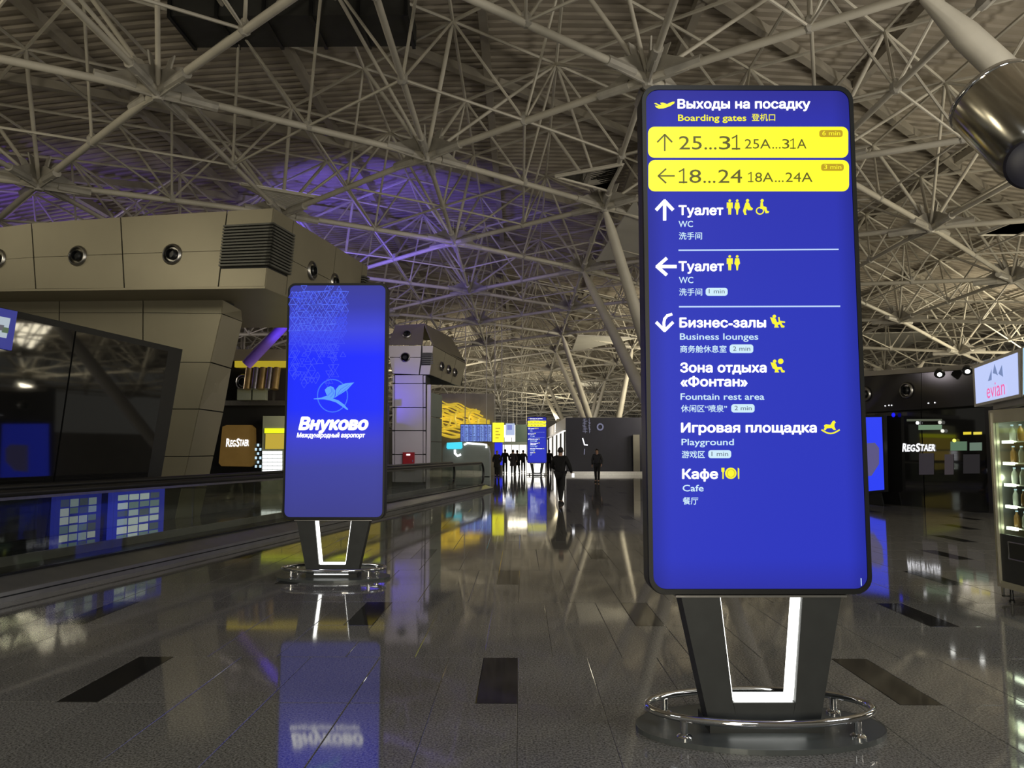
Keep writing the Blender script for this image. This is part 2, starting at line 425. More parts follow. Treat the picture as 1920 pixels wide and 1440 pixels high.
bar_me = sharedbar('chord_bar')
def placebar(me, a, b, r, parent, name):
    o = link(name, me, parent); d = b-a; o.location = a; o.rotation_mode = 'QUATERNION'; o.rotation_quaternion = Vector((0, 0, 1)).rotation_difference(d.normalized()); o.scale = (r, r, d.length); return o
def vf_ok(a, b): return inframe(a) or inframe(b) or inframe((a+b)/2)
def bysize(L, n):
    c = sorted([q for q in L if vf_ok(q[0], q[1])], key=lambda q: ((q[0]+q[1])/2).length); return c[:n]
big = bysize(chords, 290); bigs = set(id(q) for q in big)
for a, b, r in big: placebar(bar_me, a, b, r, frame, 'chord_bar')
webbig = bysize([q for q in webs if q[2] > .04], 280); webs_s = set(id(q) for q in webbig)
for a, b, r in webbig: placebar(bar_me, a, b, r, frame, 'web_bar')
def barset(name, L, n, r_scale=1, m='steel'):
    mk(name, join(*[tube([a, b], r*r_scale, n, cap=False) for a, b, r in L]), m, frame, smooth=True, kind='stuff')
barset('distant_chord_bars', [q for q in chords if id(q) not in bigs], 6)
barset('distant_web_bars', [q for q in webs if id(q) not in webs_s], 6)
barset('top_chord_bars', tops, 5)
# hub gussets
def hubmesh():
    parts = [lathe([(.10, -.20), (.14, -.12), (.14, .30), (.08, .42)], (0, 0, 0), n=10)]
    for d in (A, -A, B, -B, A-B, B-A):
        d = d.normalized(); s = Vector((-d.y, d.x))*.022
        P = [Vector((d.x*.05, d.y*.05, -.16)), Vector((d.x*.95, d.y*.95, -.12)), Vector((d.x*1.0, d.y*1.0, .10)), Vector((d.x*.45, d.y*.45, .38)), Vector((d.x*.05, d.y*.05, .46))]
        parts.append(prism([p-Vector((s.x, s.y, 0)) for p in P], (2*s.x, 2*s.y, 0)))
        parts.append(tube([(d.x*.45, d.y*.45, 0), (d.x*1.25, d.y*1.25, 0)], .115, 8))
        e = Vector((d.x, d.y, 1.0)).normalized()
    for k in range(6):
        a = R(30+60*k); e = Vector((math.cos(a)*.62, math.sin(a)*.62, .78)); s = Vector((-math.sin(a), math.cos(a), 0))*.018
        P = [Vector((0, 0, .05)), e*.35+Vector((math.cos(a)*.14, math.sin(a)*.14, 0)), e*.85, e*.8-Vector((math.cos(a)*.16, math.sin(a)*.16, 0))]
        parts.append(prism([p-s for p in P], s*2))
    return join(*parts)
v, f = hubmesh(); hub_me = bpy.data.meshes.new('hub_gusset'); hub_me.from_pydata([tuple(p) for p in v], [], f); hub_me.materials.append(M['gusset']); hub_me.update()
for h in hubs:
    if h.y > -6: link('hub_gusset', hub_me, frame).location = h
v, f = lathe([(.05, -.12), (.12, -.06), (.12, .08), (.06, .2)], (0, 0, 0), n=6)
mk('mid_nodes', join(*[([Vector(p)+m for p in v], f) for m in mids if m.y > 0]), 'gusset', frame, kind='stuff')
# purlins under the deck
def beam(a, b, wd, ht):
    d = (b-a); s = Vector((-d.y, d.x, 0)).normalized()*wd/2; u = Vector((0, 0, ht))
    return prism([a-s, a+s, a+s+u, a-s+u], d)
pur = []
for k in range(-7, 8):
    x = OC.x+5.28*k+1.6
    ys = [Y0+1+(Y1-Y0-2)*i/8 for i in range(9)]
    for a, b in zip(ys, ys[1:]):
        pur.append((Vector((x, a, zbot(x, a)+HT+.2)), Vector((x, b, zbot(x, b)+HT+.2))))
for k in range(-4, 14):
    p = OC+A*k; q0 = None
    for s in range(-6, 8):
        a = p+B*s; b = p+B*(s+1)
        if all(X0+1 < c.x < X1-1 and Y0+1 < c.y < Y1-1 for c in (a, b)):
            pur.append((Vector((a.x, a.y, zbot(*a)+HT+.14)), Vector((b.x, b.y, zbot(*b)+HT+.14))))
near_p = sorted([q for q in pur if vf_ok(*q)], key=lambda q: (q[0]+q[1]).length)
for a, b in near_p: mk('purlin', beam(a, b, .22, .24), 'purlin', frame)
# black box added for the dark opening near the top of the view
duct = thing('dark_roof_box', 'black rectangular box added for a dark opening in the roof deck, upper left', 'duct', (-5.4, 17.7, zbot(-5.4, 18.4)+HT-.35))
mk('duct_body', box(-8.2, -2.6, 17.0, 18.4, zbot(-5.4, 18.4)+HT-.35, zbot(-5.4, 18.4)+HT+.15), 'core', duct)
for k in range(6): mk('box_rib', box(-8.2+k*1.1, -8.12+k*1.1, 16.95, 18.45, zbot(-5.4, 18.4)+HT-.40, zbot(-5.4, 18.4)+HT+.17), 'black', duct)
# triangular infill panels
def sail(pts, label, m='sail', holes=False):
    P = [atZ(px, py, 9.55-dz) for px, py, dz in pts]
    c = sum(P, Vector())/3
    t = thing('ceiling_panel', label, 'ceiling panel', c)
    if not holes: mk('sheet', prism(P, (0, 0, .06)), m, t)
    else:
        n = 13; v = []   # perforated sheet: a net of small bars
        bars = []
        for k in range(n+1):
            f_ = k/n
            for a, b, d in ((0, 1, 2), (1, 2, 0), (2, 0, 1)):
                p = P[a].lerp(P[b], f_); q = P[a].lerp(P[d], f_)
                if (p-q).length > .05: bars.append((p, q))
        mk('perforated_sheet', join(*[beam(a, b, .15, .03) for a, b in bars]), m, t)
        mk('edge_frame', join(*[tube([P[i], P[(i+1) % 3]], .05, 6) for i in range(3)]), 'steel', t)
    return t
sail([(452, 345, 0), (603, 371, 0), (541, 395, .1)], 'small perforated triangular ceiling panel above the louvred pavilion corner', 'sail', True)
sail([(1042, 331, 0), (1166, 308, 0), (1140, 357, 0)], 'grey perforated triangular ceiling panel near the top left of the large sign', 'steel', True)
sail([(1118, 491, 0), (1192, 372, 0), (1215, 478, 0)], 'large white triangular ceiling panel beside the left edge of the large sign')
sail([(1083, 629, .4), (1195, 634, .4), (1072, 660, .3)], 'pale green lit triangular ceiling panel left of the large sign')
sail([(1056, 713, .5), (1146, 718, .5), (1100, 726, .5)], 'narrow far ceiling panel above the navy lounge wall')
sail([(1618, 626, .6), (1766, 622, .6), (1672, 662, .6)], 'beige triangular ceiling panel right of the large sign above the dark shop')
sail([(1836, 440, .8), (1925, 405, .8), (1935, 440, .8)], 'yellow lit perforated ceiling panel at the right edge of the photo', 'sail', True)
# tree columns
def column(foot, tips, label, r=.20, group=None):
    t = thing('tree_column', label, 'column', (foot[0], foot[1], 0), group=group)
    f0 = Vector(foot); mk('foot_plate', lathe([(.42, 0), (.42, .04), (.30, .07), (.30, .35)], (f0.x, f0.y, 0), n=20), 'gusset', t)
    for tip in tips:
        tp = Vector((tip[0], tip[1], zbot(tip[0], tip[1])-.05)); a = f0+(tp-f0)*.03
        mk('strut', tube([a, f0.lerp(tp, .10), f0.lerp(tp, .5), f0.lerp(tp, .93), tp], [r*.55, r, r*1.15, r*.8, r*.35], 12), 'steel', t, smooth=True)
for k, lb in ((0, 'forked tree column right behind the large sign'), (1, 'forked tree column rising behind the navy lounge wall'), (2, 'farthest forked tree column left of the navy lounge wall')):
    y = 28.6+25.92*k
    column((6.3, y+(1.6 if k == 1 else 0), 0), [(2.74, 24.56+25.92*k), (2.74, 33.2+25.92*k), (8.02, 28.9+25.92*k), (8.02, 20.24+25.92*k)][:3 if k == 1 else 4], lb)
column((17, 13.6, 0), [(6.9, 12.6)], 'thick pale pipe strut crossing the top right corner', .30)
column((17.5, 43, 0), [(23.86, 45.5), (13.3, 41.8)], 'forked column behind the dark shop on the right')
# strut behind the small sign, blue light put into its colour
t = thing('blue_lit_strut', 'flat strut lit violet blue between pavilion and small sign', 'strut', atY(466, 682, 27))
a, b = atY(462, 684, 27), atY(640, 498, 27.0)
mk('strut_body', tube([a, b], .19, 12), mat('violet_lit_steel', (.30, .16, .80), .5, 0, .05), t, smooth=True)
lamp('blue_uplighter', 'SPOT', (-7.6, 24.5, 3.4), ((a+b)/2), 420, (.2, .1, 1.0), .15, 40, .7)
# ================================================================== SIGN KIOSKS
def make_kiosk(Yf, yaw, px, geo, label, smat):
    """px: dict of photo measurements; returns thing, F"""
    n = Vector((-math.sin(yaw), math.cos(yaw), 0)); u = Vector((math.cos(yaw), math.sin(yaw), 0))
    P0 = Vector((0, Yf, 0)); c = hit(px['cx'], px['cy'], P0, n); c.z = 0
    base = c+n*.09
    t = thing('sign_totem', label, 'sign', base, yaw)
    def W(x, z, y=0): return c+u*x+n*y+Vector((0, 0, z))
    F = lambda a, b: hit(a, b, c, n)
    hw, zb, zt, dep = geo['hw'], geo['zb'], geo['zt'], .18
    # housing: rounded box with a lip
    out = rrect(-hw, hw, zb, zt, .10)
    inn = rrect(-hw+.030, hw-.030, zb+.035, zt-.035, .075)
    N_ = len(out); V = []; Fc = []
    rings = [([(x*.985, zb+(z-zb)*.985+.02) for x, z in out], dep+.0), (out, dep-.02), (out, .02), ([(x*.993, (z-(zb+zt)/2)*.997+(zb+zt)/2) for x, z in out], 0), (inn, 0), (inn, .012)]
    for pts, y in rings: V += [W(x, z, y) for x, z in pts]
    for i in range(len(rings)-1):
        for k in range(N_): l = (k+1) % N_; Fc.append((i*N_+k, i*N_+l, (i+1)*N_+l, (i+1)*N_+k))
    Fc.append(tuple(range(N_)))
    Fc = [tuple(reversed(q)) for q in Fc]
    mk('housing', (V, Fc), 'black', t)
    scr = mk('screen', ([W(x, z, .006) for x, z in rrect(-hw+.031, hw-.031, zb+.036, zt-.036, .074)], [tuple(range(N_))]), smat, t)
    me = scr.data
    if me.polygons[0].normal.dot(Vector((0, -1, 0))) < 0: me.flip_normals()
    # legs
    tw, bw = geo['tw'], geo['bw']; zi = geo['zi']; d0, d1 = .0, .17; zf = .075
    lt = geo['lt']; lb = geo['lb']   # leg widths at top and bottom
    for s in (-1, 1):
        mk('leg', prism([W(s*tw, zb, d0), W(s*(tw-lt), zb, d0), W(s*(bw*1.0+ (tw-bw)*(zi-zf)/(zb-zf)-lb), zi, d0), W(s*(bw-lb), zf, d0), W(s*bw, zf, d0)], n*(d1-d0)), 'leg', t)
    mk('leg_bridge', prism([W(-bw+lb-.001, zf, d0), W(bw-lb+.001, zf, d0), W(bw-lb+.02, zi, d0), W(-bw+lb-.02, zi, d0)], n*(d1-d0)), 'leg', t)
    # led lining on the inner faces
    xi_t, xi_b = tw-lt, bw+(tw-bw)*(zi-zf)/(zb-zf)-lb
    for s in (-1, 1):
        mk('light_strip', prism([W(s*xi_t, zb-.004, d0+.035), W(s*(xi_t-.012), zb-.004, d0+.035), W(s*(xi_b-.012), zi+.004, d0+.035), W(s*xi_b, zi+.004, d0+.035)], n*.13), 'led', t)
    mk('light_strip', prism([W(-xi_b+.014, zi, d0+.012), W(xi_b-.014, zi, d0+.012), W(xi_b-.014, zi+.012, d0+.012), W(-xi_b+.014, zi+.012, d0+.012)], n*.15), 'led', t)
    mk('top_plate', prism([W(-tw-.03, zb-.012, -.005), W(tw+.03, zb-.012, -.005), W(tw+.03, zb+.0, -.005), W(-tw-.03, zb, -.005)], n*.185), 'brushed', t)
    # base
    cy = .10
    def ell(a, b2, z, k=48): return [W(a*math.cos(2*math.pi*i/k), z, cy+b2*math.sin(2*math.pi*i/k)) for i in range(k)]
    k = 48; rings = [ell(.735, .40, .0005), ell(.735, .40, .030), ell(.725, .39, .028)]
    V = sum(rings, []); Fc = [tuple(range(k-1, -1, -1)), tuple(range(2*k, 3*k))]
    for i in range(2): Fc += [(i*k+q, i*k+(q+1) % k, (i+1)*k+(q+1) % k, (i+1)*k+q) for q in range(k)]
    mk('base_plate', (V, Fc), 'disc', t)
    mk('plinth', prism([W(-.33, .028, -.04), W(.33, .028, -.04), W(.33, .028, .24), W(-.33, .028, .24)], (0, 0, .047)), 'leg', t)
    mk('light_strip', prism([W(-.22, .066, -.046), W(.22, .066, -.046), W(.22, .074, -.046), W(-.22, .074, -.046)], n*.005), 'led', t)  # added strip that brightens the front of the base plate
    ring = mk('guard_rail', tube(ell(.665, .315, .135, 64), .0215, 12, closed=True), 'chrome', t, smooth=True)
    for a in (38, 142, 222, 318):
        p = W(.665*math.cos(R(a)), 0, cy+.315*math.sin(R(a)))
        mk('rail_post', lathe([(.045, .028), (.045, .038), (.034, .048), (.021, .052), (.021, .12)], p, n=16), 'chrome', t, smooth=True)
    return t, scr, F
BIG = dict(hw=.665, zb=.80, zt=3.93, tw=.475, bw=.325, zi=.185, lt=.23, lb=.165)
gb = [(0, (44, 48, 165)), (.06, (44, 54, 190)), (.5, (44, 55, 186)), (.93, (46, 50, 172)), (1, (46, 46, 150))]
gs = [(0, (62, 64, 140)), (.2, (64, 68, 160)), (.32, (62, 66, 205)), (.45, (32, 48, 252)), (.68, (30, 45, 255)), (.80, (64, 72, 222)), (.9, (58, 62, 170)), (1, (60, 62, 150))]
smb = screenmat('wayfinding_display', gb, 0, .64, .72, .83, 3.90)
sms = screenmat('blue_gradient_display', gs, 0, .64, .95, .83, 3.85)
kb, scrb, FB = make_kiosk(4.62, R(1.0), dict(cx=1420, cy=845), BIG, 'tall wayfinding totem with yellow gate bars, large in the right foreground', smb)
# --- print on the big sign
S = scrb
text('Выходы на посадку', 1270, 1519, 203.5, 16.5, FB, 'white', S, .030)
text('Boarding gates', 1271, 1399, 227, 12, FB, 'yellow_txt', S, .016)
text('登机口', 1409, 1453, 227.5, 14, FB, 'yellow_txt', S, .01, boxm=True)
for (x0, x1, y0, y1) in ((1215, 1590, 238, 296), (1215.5, 1591.5, 300.5, 359)):
    flat('yellow_bar', rrect(x0, x1, y0, y1, 12), FB, 'yellow', S, .004)
def one(xl, xr, yb, h, lw, F, m, parent):
    xs = xl+(xr-xl)*.58
    flats('numeral', stroke([(xl+.1, yb-h+h*.20), (xs, yb-h+lw*.4)], lw*.9)+stroke([(xs, yb-h), (xs, yb)], lw)+stroke([(xl, yb-lw/2), (xr, yb-lw/2)], lw), F, m, parent, .008, kind='stuff')
X = lambda v: 1190+v/3.511
for st, a, b, yb, h in (('25', 290, 440, 281, 26), ('...', 457, 537, 281, 26), ('3', 553, 628, 281, 26), ('8', 358, 436, 343.6, 26), ('...', 450, 530, 343.6, 26), ('24', 548, 705, 343.6, 26)):
    text(st, X(a), X(b), yb, h, FB, 'olive', S, .0, lift=.008)
for st, a, b, yb, h in (('25A', 722, 893, 279.5, 18.5), ('...', 903, 958, 279.5, 18.5), ('3', 968, 1015, 279.5, 18.5), ('A', 1066, 1128, 279.5, 18.5), ('8A', 790, 910, 342, 18.5), ('...', 920, 978, 342, 18.5), ('24A', 990, 1168, 342, 18.5)):
    text(st, X(a), X(b), yb, h, FB, 'olive', S, -.0, lift=.008)
one(X(640), X(690), 281, 26.5, 2.6, FB, 'olive', S); one(X(292), X(342), 343.6, 26.5, 2.6, FB, 'olive', S)
one(X(1022), X(1056), 279.5, 18.5, 1.7, FB, 'olive', S); one(X(745), X(778), 342, 18.5, 1.7, FB, 'olive', S)
for (x0, x1, y0, y1, s) in ((1535.5, 1579, 244.8, 257.8, '6 min'), (1539, 1581, 308, 321, '3 min')):
    flat('time_pill', rrect(x0, x1, y0, y1, 4.5), FB, 'mustard', S, .008)
    text(s, x0+5, x1-5, y1-2.8, 8.6, FB, 'yellow', S, .0, lift=.011)
flats('thin_arrow', stroke([(1246, 283), (1246, 253)], 2.6)+stroke([(1232.5, 267), (1246, 253), (1259.5, 267)], 2.6), FB, 'olive', S, .008)
flats('thin_arrow', stroke([(1264, 330.5), (1234, 330.5)], 2.6)+stroke([(1248, 317.5), (1234, 330.5), (1248, 343.5)], 2.6), FB, 'olive', S, .008)
c = lambda X, Y: (1190+X/3.511, 150+Y/3.511)
c2 = lambda X, Y: (1190+X/3.349, 550+Y/3.349)
flat('plane_icon', [c(*p) for p in ((128, 155), (140, 153), (160, 164), (178, 166), (168, 152), (185, 150), (212, 160), (245, 145), (262, 144), (261, 154), (235, 172), (190, 188), (158, 190), (140, 180), (134, 170), (160, 172))], FB, 'yellow_txt', S)
def man(x, y, h, wd=11): k = h/30.; return [circ(x, y+2.6*k, 2.5*k, 12), [(x-wd/2, y+6*k), (x+wd/2, y+6*k), (x+wd/2, y+17*k), (x+wd/2-1.6, y+17*k), (x+wd/2-2.2, y+11*k), (x+2.4, y+29*k), (x+.5, y+29*k), (x, y+18*k), (x-.5, y+29*k), (x-2.4, y+29*k), (x-wd/2+2.2, y+11*k), (x-wd/2+1.6, y+17*k), (x-wd/2, y+17*k)]]
def woman(x, y, h): k = h/30.; return [circ(x, y+2.6*k, 2.5*k, 12), [(x-3.5, y+6*k), (x+3.5, y+6*k), (x+5.2, y+16*k), (x+2.2, y+20*k), (x+1.2, y+29*k), (x-1.2, y+29*k), (x-2.2, y+20*k), (x-5.2, y+16*k)]]
for yy in (374.0, 478.5):
    flats('person_icon', man(1368, yy, 29.5), FB, 'yellow_txt', S)
    flats('person_icon', woman(1382, yy, 29.5), FB, 'yellow_txt', S)
flats('nursery_icon', [circ(*c(742, 795), 3, 12), [c(735, 803), c(752, 810), c(762, 835), c(778, 848), c(772, 858), c(745, 858), c(738, 845), c(730, 870), c(736, 888), c(722, 888), c(712, 862), c(722, 830), c(728, 812)]], FB, 'yellow_txt', S)
flats('wheelchair_icon', [circ(*c(838, 795), 3, 12), [c(828, 806), c(842, 806), c(846, 832), c(866, 838), c(870, 862), c(885, 866), c(880, 876), c(862, 878), c(852, 852), c(826, 848)]]+stroke([c(824+24*math.cos(R(a)), 862+22*math.sin(R(a))) for a in range(-60, 301, 30)], 2), FB, 'yellow_txt', S)
flats('bold_arrow', stroke([(1246, 412), (1246, 378)], 6)+stroke([(1231, 393), (1246, 377), (1261, 393)], 6), FB, 'white', S)
flats('bold_arrow', stroke([(1267, 500), (1233, 500)], 6)+stroke([(1249, 485), (1232, 500), (1249, 515)], 6), FB, 'white', S)
flats('bold_arrow', stroke([(1231, 605), (1246, 620), (1261, 605)], 5.5)+stroke([(1245.5, 617), (1244.5, 606), (1246, 598), (1251, 592), (1259, 589.5)], 5), FB, 'white', S)
text('Туалет', 1272, 1356, 403, 17, FB, 'white', S, .030)
text('WC', 1272, 1299, 426, 12, FB, 'white2', S, .012)
text('洗手间', 1272.6, 1316, 449.5, 14, FB, 'white2', S, .014, boxm=True)
flat('separator', [(1272, 468.2), (1572, 466.6), (1572, 469), (1272, 470.6)], FB, 'sep', S)
text('Туалет', 1272, 1357, 508, 17, FB, 'white', S, .030)
text('WC', 1272.6, 1299.6, 531, 12, FB, 'white2', S, .012)
text('洗手间', 1273, 1316.4, 554.6, 14, FB, 'white2', S, .014, boxm=True)
flat('separator', [(1273, 574), (1575, 573), (1575, 575.6), (1273, 576.6)], FB, 'sep', S)
text('Бизнес-залы', 1273.6, 1436, 613.6, 17, FB, 'white', S, .030)
text('Business lounges', 1274.5, 1421.4, 637, 12.3, FB, 'white2', S, .012)
text('商务舱休息室', 1275, 1362, 661.5, 14, FB, 'white2', S, .014, boxm=True)
text('Зона отдыха', 1275, 1437, 697.8, 17, FB, 'white', S, .030)
text('«Фонтан»', 1275.7, 1401.4, 724, 17, FB, 'white', S, .030)
text('Fountain rest area', 1275.7, 1432.8, 749.5, 12.3, FB, 'white2', S, .012)
text('休闲区“喷泉”', 1276.6, 1363, 773, 14, FB, 'white2', S, .014, boxm=True)
text('Игровая площадка', 1276.6, 1531, 810.4, 17, FB, 'white', S, .030)
text('Playground', 1277.5, 1375.7, 834.6, 12.3, FB, 'white2', S, .012)
text('游戏区', 1278, 1321.4, 859, 14, FB, 'white2', S, .014, boxm=True)
text('Кафе', 1278.7, 1346, 897.3, 17.5, FB, 'white', S, .030)
text('Cafe', 1279.6, 1319, 921, 12.3, FB, 'white2', S, .012)
text('餐厅', 1280, 1309, 946, 14, FB, 'white2', S, .014, boxm=True)
for (x0, x1, y0, y1, s) in ((1323, 1364, 540, 554.6, '1 min'), (1368, 1412, 646, 662, '2 min'), (1371, 1414.5, 758, 773.4, '2 min'), (1328, 1370.6, 844, 859, '1 min')):
    flat('time_pill', rrect(x0, x1, y0, y1, 5), FB, 'white2', S, .004)
    text(s, x0+5.5, x1-6, y1-4, 8.6, FB, 'pillink', S, .0, lift=.008)
def seated(ox, oy): return [circ(ox+26, oy+12, 11, 12), [(ox+12, oy+20), (ox+34, oy+26), (ox+42, oy+48), (ox+68, oy+48), (ox+78, oy+68), (ox+90, oy+72), (ox+88, oy+82), (ox+70, oy+82), (ox+62, oy+62), (ox+46, oy+66), (ox+54, oy+82), (ox+26, oy+82), (ox+30, oy+64), (ox+14, oy+56), (ox+0, oy+18)]]
flats('lounge_icon', [[c2(*p) for p in q] for q in seated(850, 133)+[[(900, 150), (908, 150), (912, 182), (904, 182)], [(908, 172), (943, 178), (943, 186), (908, 182)]]], FB, 'yellow_txt', S)
flats('rest_icon', [[c2(*p) for p in q] for q in seated(852, 415)+[circ(916, 427, 17, 16)]], FB, 'yellow_txt', S)
flats('horse_icon', [[c2(*p) for p in q] for q in [[(1188, 830), (1200, 822), (1228, 826), (1242, 803), (1252, 799), (1262, 812), (1254, 818), (1252, 836), (1262, 858), (1250, 858), (1236, 846), (1206, 848), (1196, 860), (1186, 858), (1192, 842)]]]+stroke([c2(1174+110*i/8, 858+22*math.sin(math.pi*i/8)) for i in range(9)], 2.6), FB, 'yellow_txt', S)
flats('cafe_icon', [circ(1370, 887.4, 10.6, 24), [(1383.2, 877), (1385.8, 879), (1385.8, 898), (1384, 898), (1383.2, 890)], [(1352.5, 877), (1358, 877), (1358, 884), (1356.6, 886), (1356.6, 898), (1354.4, 898), (1354.4, 886), (1352.5, 884)]], FB, 'yellow_txt', S)
flats('cafe_icon', stroke(circ(1370, 887.4, 7.2, 24)+[circ(1370, 887.4, 7.2, 24)[0]], .8), FB, 'mustard', S, .007)
flat('maker_mark', [(1613.5, 1084), (1614.8, 1084), (1615.3, 1098), (1614, 1098)], FB, 'sep', S)
# --- smaller sign on the left
SML = dict(hw=.667, zb=.755, zt=3.875, tw=.475, bw=.33, zi=.185, lt=.235, lb=.18)
ks, scrs, FS = make_kiosk(10.05, R(0), dict(cx=627, cy=845), SML, 'blue totem with the white bird emblem, standing left beside the moving walkway', sms)
d4 = lambda X, Y: (520+X/4.8, 680+Y/4.8)
text('Внуково', 559.6, 691, 805, 22, FS, 'white', scrs, .055, shear=.22)
text('Международный аэропорт', 556.5, 684.6, 820, 8.2, FS, 'white', scrs, .035, shear=.2)
cc = [(623.5+28.2*math.cos(R(a)), 742+30.5*math.sin(R(a))) for a in range(0, 361, 10)]
flats('emblem_ring', stroke(cc, 1.9), FS, 'lb2', scrs)
flat('emblem_bird_body', [d4(*p) for p in ((328, 324), (400, 314), (448, 296), (436, 270), (428, 245), (450, 222), (480, 211), (505, 222), (522, 252), (518, 290), (515, 312), (500, 322), (552, 340), (600, 376), (638, 418), (632, 428), (580, 392), (530, 358), (480, 342), (420, 330), (330, 329))], FS, 'lb', scrs, .007)
flat('emblem_wing', [d4(*p) for p in ((524, 300), (528, 240), (556, 206), (615, 186), (692, 178), (664, 206), (632, 242), (588, 272), (548, 296), (515, 318))], FS, 'lb', scrs, .007)
flats('emblem_feather', stroke([d4(540, 292), d4(572, 240), d4(640, 196)], .8)+stroke([d4(545, 296), d4(600, 250), d4(655, 205)], .8)+stroke([d4(452, 300), d4(492, 262), d4(484, 226)], .9)+stroke([d4(480, 312), d4(506, 280), d4(500, 240)], .9), FS, 'lb2', scrs, .010)
tri1, tri2 = [], []
s = 14.6; hh = 12.4
for r_ in range(0, 17):
    for q in range(0, 14):
        for up in (0, 1):
            x = 541+q*s*.5*2/2+(r_ % 2)*s/2/2; x = 541+q*s/2+(s/4 if r_ % 2 else 0); y = 534+r_*hh
            if x > 676 or (q+up) % 2: continue
            lim = 1.0-(y-534)/190.-max(0, (x-600-(58 if y < 575 else 12))/84.)
            if lim < .05 or rnd.random() > lim*1.5+.1: continue
            k = rnd.choice((.95, .95, .6, .75)); cx, cy = x+s/2, y+hh/2
            a = [(cx-s/2*k, cy+hh/2*k), (cx+s/2*k, cy+hh/2*k), (cx, cy-hh/2*k)]
            if rnd.random() < .5: a = [(p[0], 2*cy-p[1]) for p in a]
            (tri1 if lim > .55 else tri2).extend(stroke(a+[a[0]], .75))
            if rnd.random() < .6:
                b_ = [(p[0], 2*(max(z[1] for z in a))-p[1]) for p in a]
                if max(p[1] for p in b_) < 735: tri2.extend(stroke(b_+[b_[0]], .6))
tri1 = [q for q in tri1 if all(540 < p[0] < 715 and 535 < p[1] < 740 for p in q)]; tri2 = [q for q in tri2 if all(538 < p[0] < 715 and 535 < p[1] < 740 for p in q)]
flats('triangle_pattern', tri1, FS, 'tri1', scrs, .006, kind='stuff'); flats('triangle_pattern', tri2, FS, 'tri2', scrs, .005, kind='stuff')
# --- far copy of the wayfinding sign
def copy_tree(o, parent=None):
    q = o.copy(); COL.objects.link(q)
    if parent: q.parent = parent
    for ch in list(o.children): copy_tree(ch, q)
    return q
kf = copy_tree(kb); kf.location = (1.10, 52, 0); kf.rotation_euler = (0, 0, 0); kf['label'] = 'small distant wayfinding totem at the end of the concourse behind the walking people'
# ================================================================== MOVING WALKWAY
U = Vector((.1839, .983, 0)).normalized(); NL = Vector((-U.y, U.x, 0)); W0 = Vector((-5.63, 8.49, 0))
def WK(s, o, z): return W0+U*s+NL*o+Vector((0, 0, z))
wk = thing('moving_walkway', 'long moving walkway with glass balustrades running along the left side', 'moving walkway', WK(8, .8, 0))
S0, S1 = -9.0, 24.4
def wbar(name, s0, s1, o0, o1, z0, z1, m, parent=None, slope=None):
    P = [WK(s0, o0, z0), WK(s0, o1, z0), WK(s0, o1, z1), WK(s0, o0, z1)]
    return mk(name, prism(P, U*(s1-s0)), m, parent or wk)
mk('skirt', prism([WK(S0, 0, .0), WK(S0, .46, 0), WK(S0, .46, .225), WK(S0, .40, .225), WK(S0, .02, .12), WK(S0, 0, .11)], U*(S1-S0)), 'plinthsteel', wk)
wbar('skirt_groove', S0, S1, -.006, .0, .055, .07, 'black'); wbar('deck_trim', S0, S1, .36, .42, .222, .245, 'black')
wbar('tread_belt', S0, S1, .46, 1.62, .0, .10, 'belt')
mk('skirt', prism([WK(S0, 1.62, .0), WK(S0, 2.0, 0), WK(S0, 2.0, .12), WK(S0, 1.68, .225), WK(S0, 1.62, .225)], U*(S1-S0)), 'plinthsteel', wk)
s = S0; 
while s < S1-.3:
    e = min(s+1.86, S1-.45)
    for o in (.40, 1.66): wbar('glass_panel', s+.006, e-.006, o, o+.012, .225, 1.10, 'glass')
    s = e+.0001
    if e >= S1-.46: break
for o in (.40, 1.66):
    wbar('handrail_track', S0, S1-.55, o-.02, o+.032, 1.075, 1.11, 'brushed')
    pts = [WK(S0, o+.006, 1.15), WK(S1-.55, o+.006, 1.15)]+[WK(S1-.55+.46*math.sin(R(a)), o+.006, .69+.46*math.cos(R(a))) for a in range(15, 181, 15)]+[WK(S1-1.0, o+.006, .23)]
    mk('handrail', tube(pts, .045, 10), 'rubber', wk, smooth=True)
for i in range(5): mk('comb_plate', prism([WK(S1+.0+i*.3, .40, .0), WK(S1+i*.3, 1.68, .0), WK(S1+i*.3, 1.68, .02), WK(S1+i*.3, .40, .02)], U*.29), 'brushed', wk) if i < 2 else None
# ================================================================== NEAR PAVILION
def off_pt(px, py, off): return hit(px, py, NL*off, NL)
corner = off_pt(513, 390, 8.6)
FP = lambda a, b: hit(a, b, corner, U)
SP = lambda a, b: hit(a, b, corner, NL)
pav = thing('louvred_pavilion', 'beige panelled pavilion with overhanging head and louvred corner, left', 'pavilion', (corner.x-3, corner.y+2, 0))
nz = -U
cols = [(-150, 446, -150, 546), (59, 418.5, 67, 541.5), (226, 407, 233, 540), (426, 395.5, 409, 539), (513, 390, 497, 538)]
def lp(a, b, t): return (a[0]+(b[0]-a[0])*t, a[1]+(b[1]-a[1])*t)
for i in range(4):
    L0, L1 = cols[i][:2], cols[i][2:]; R0, R1 = cols[i+1][:2], cols[i+1][2:]
    rows = [(0, .52), (.52, 1)] if i < 3 else [(0, .185), (.755, 1)]
    for a, b in rows:
        P = [FP(*lp(L0, L1, a)), FP(*lp(R0, R1, a)), FP(*lp(R0, R1, b)), FP(*lp(L0, L1, b))]
        mk('cladding_panel', qpanel(P, .03, nz), 'alu', pav)
cT, cB = FP(513, 390), FP(497, 538)
tl, bl = FP(-150, 446), FP(-150, 546)
e = SP(690, 492); Ld = (e-corner).dot(U)
sh = NL*.05+U*.04
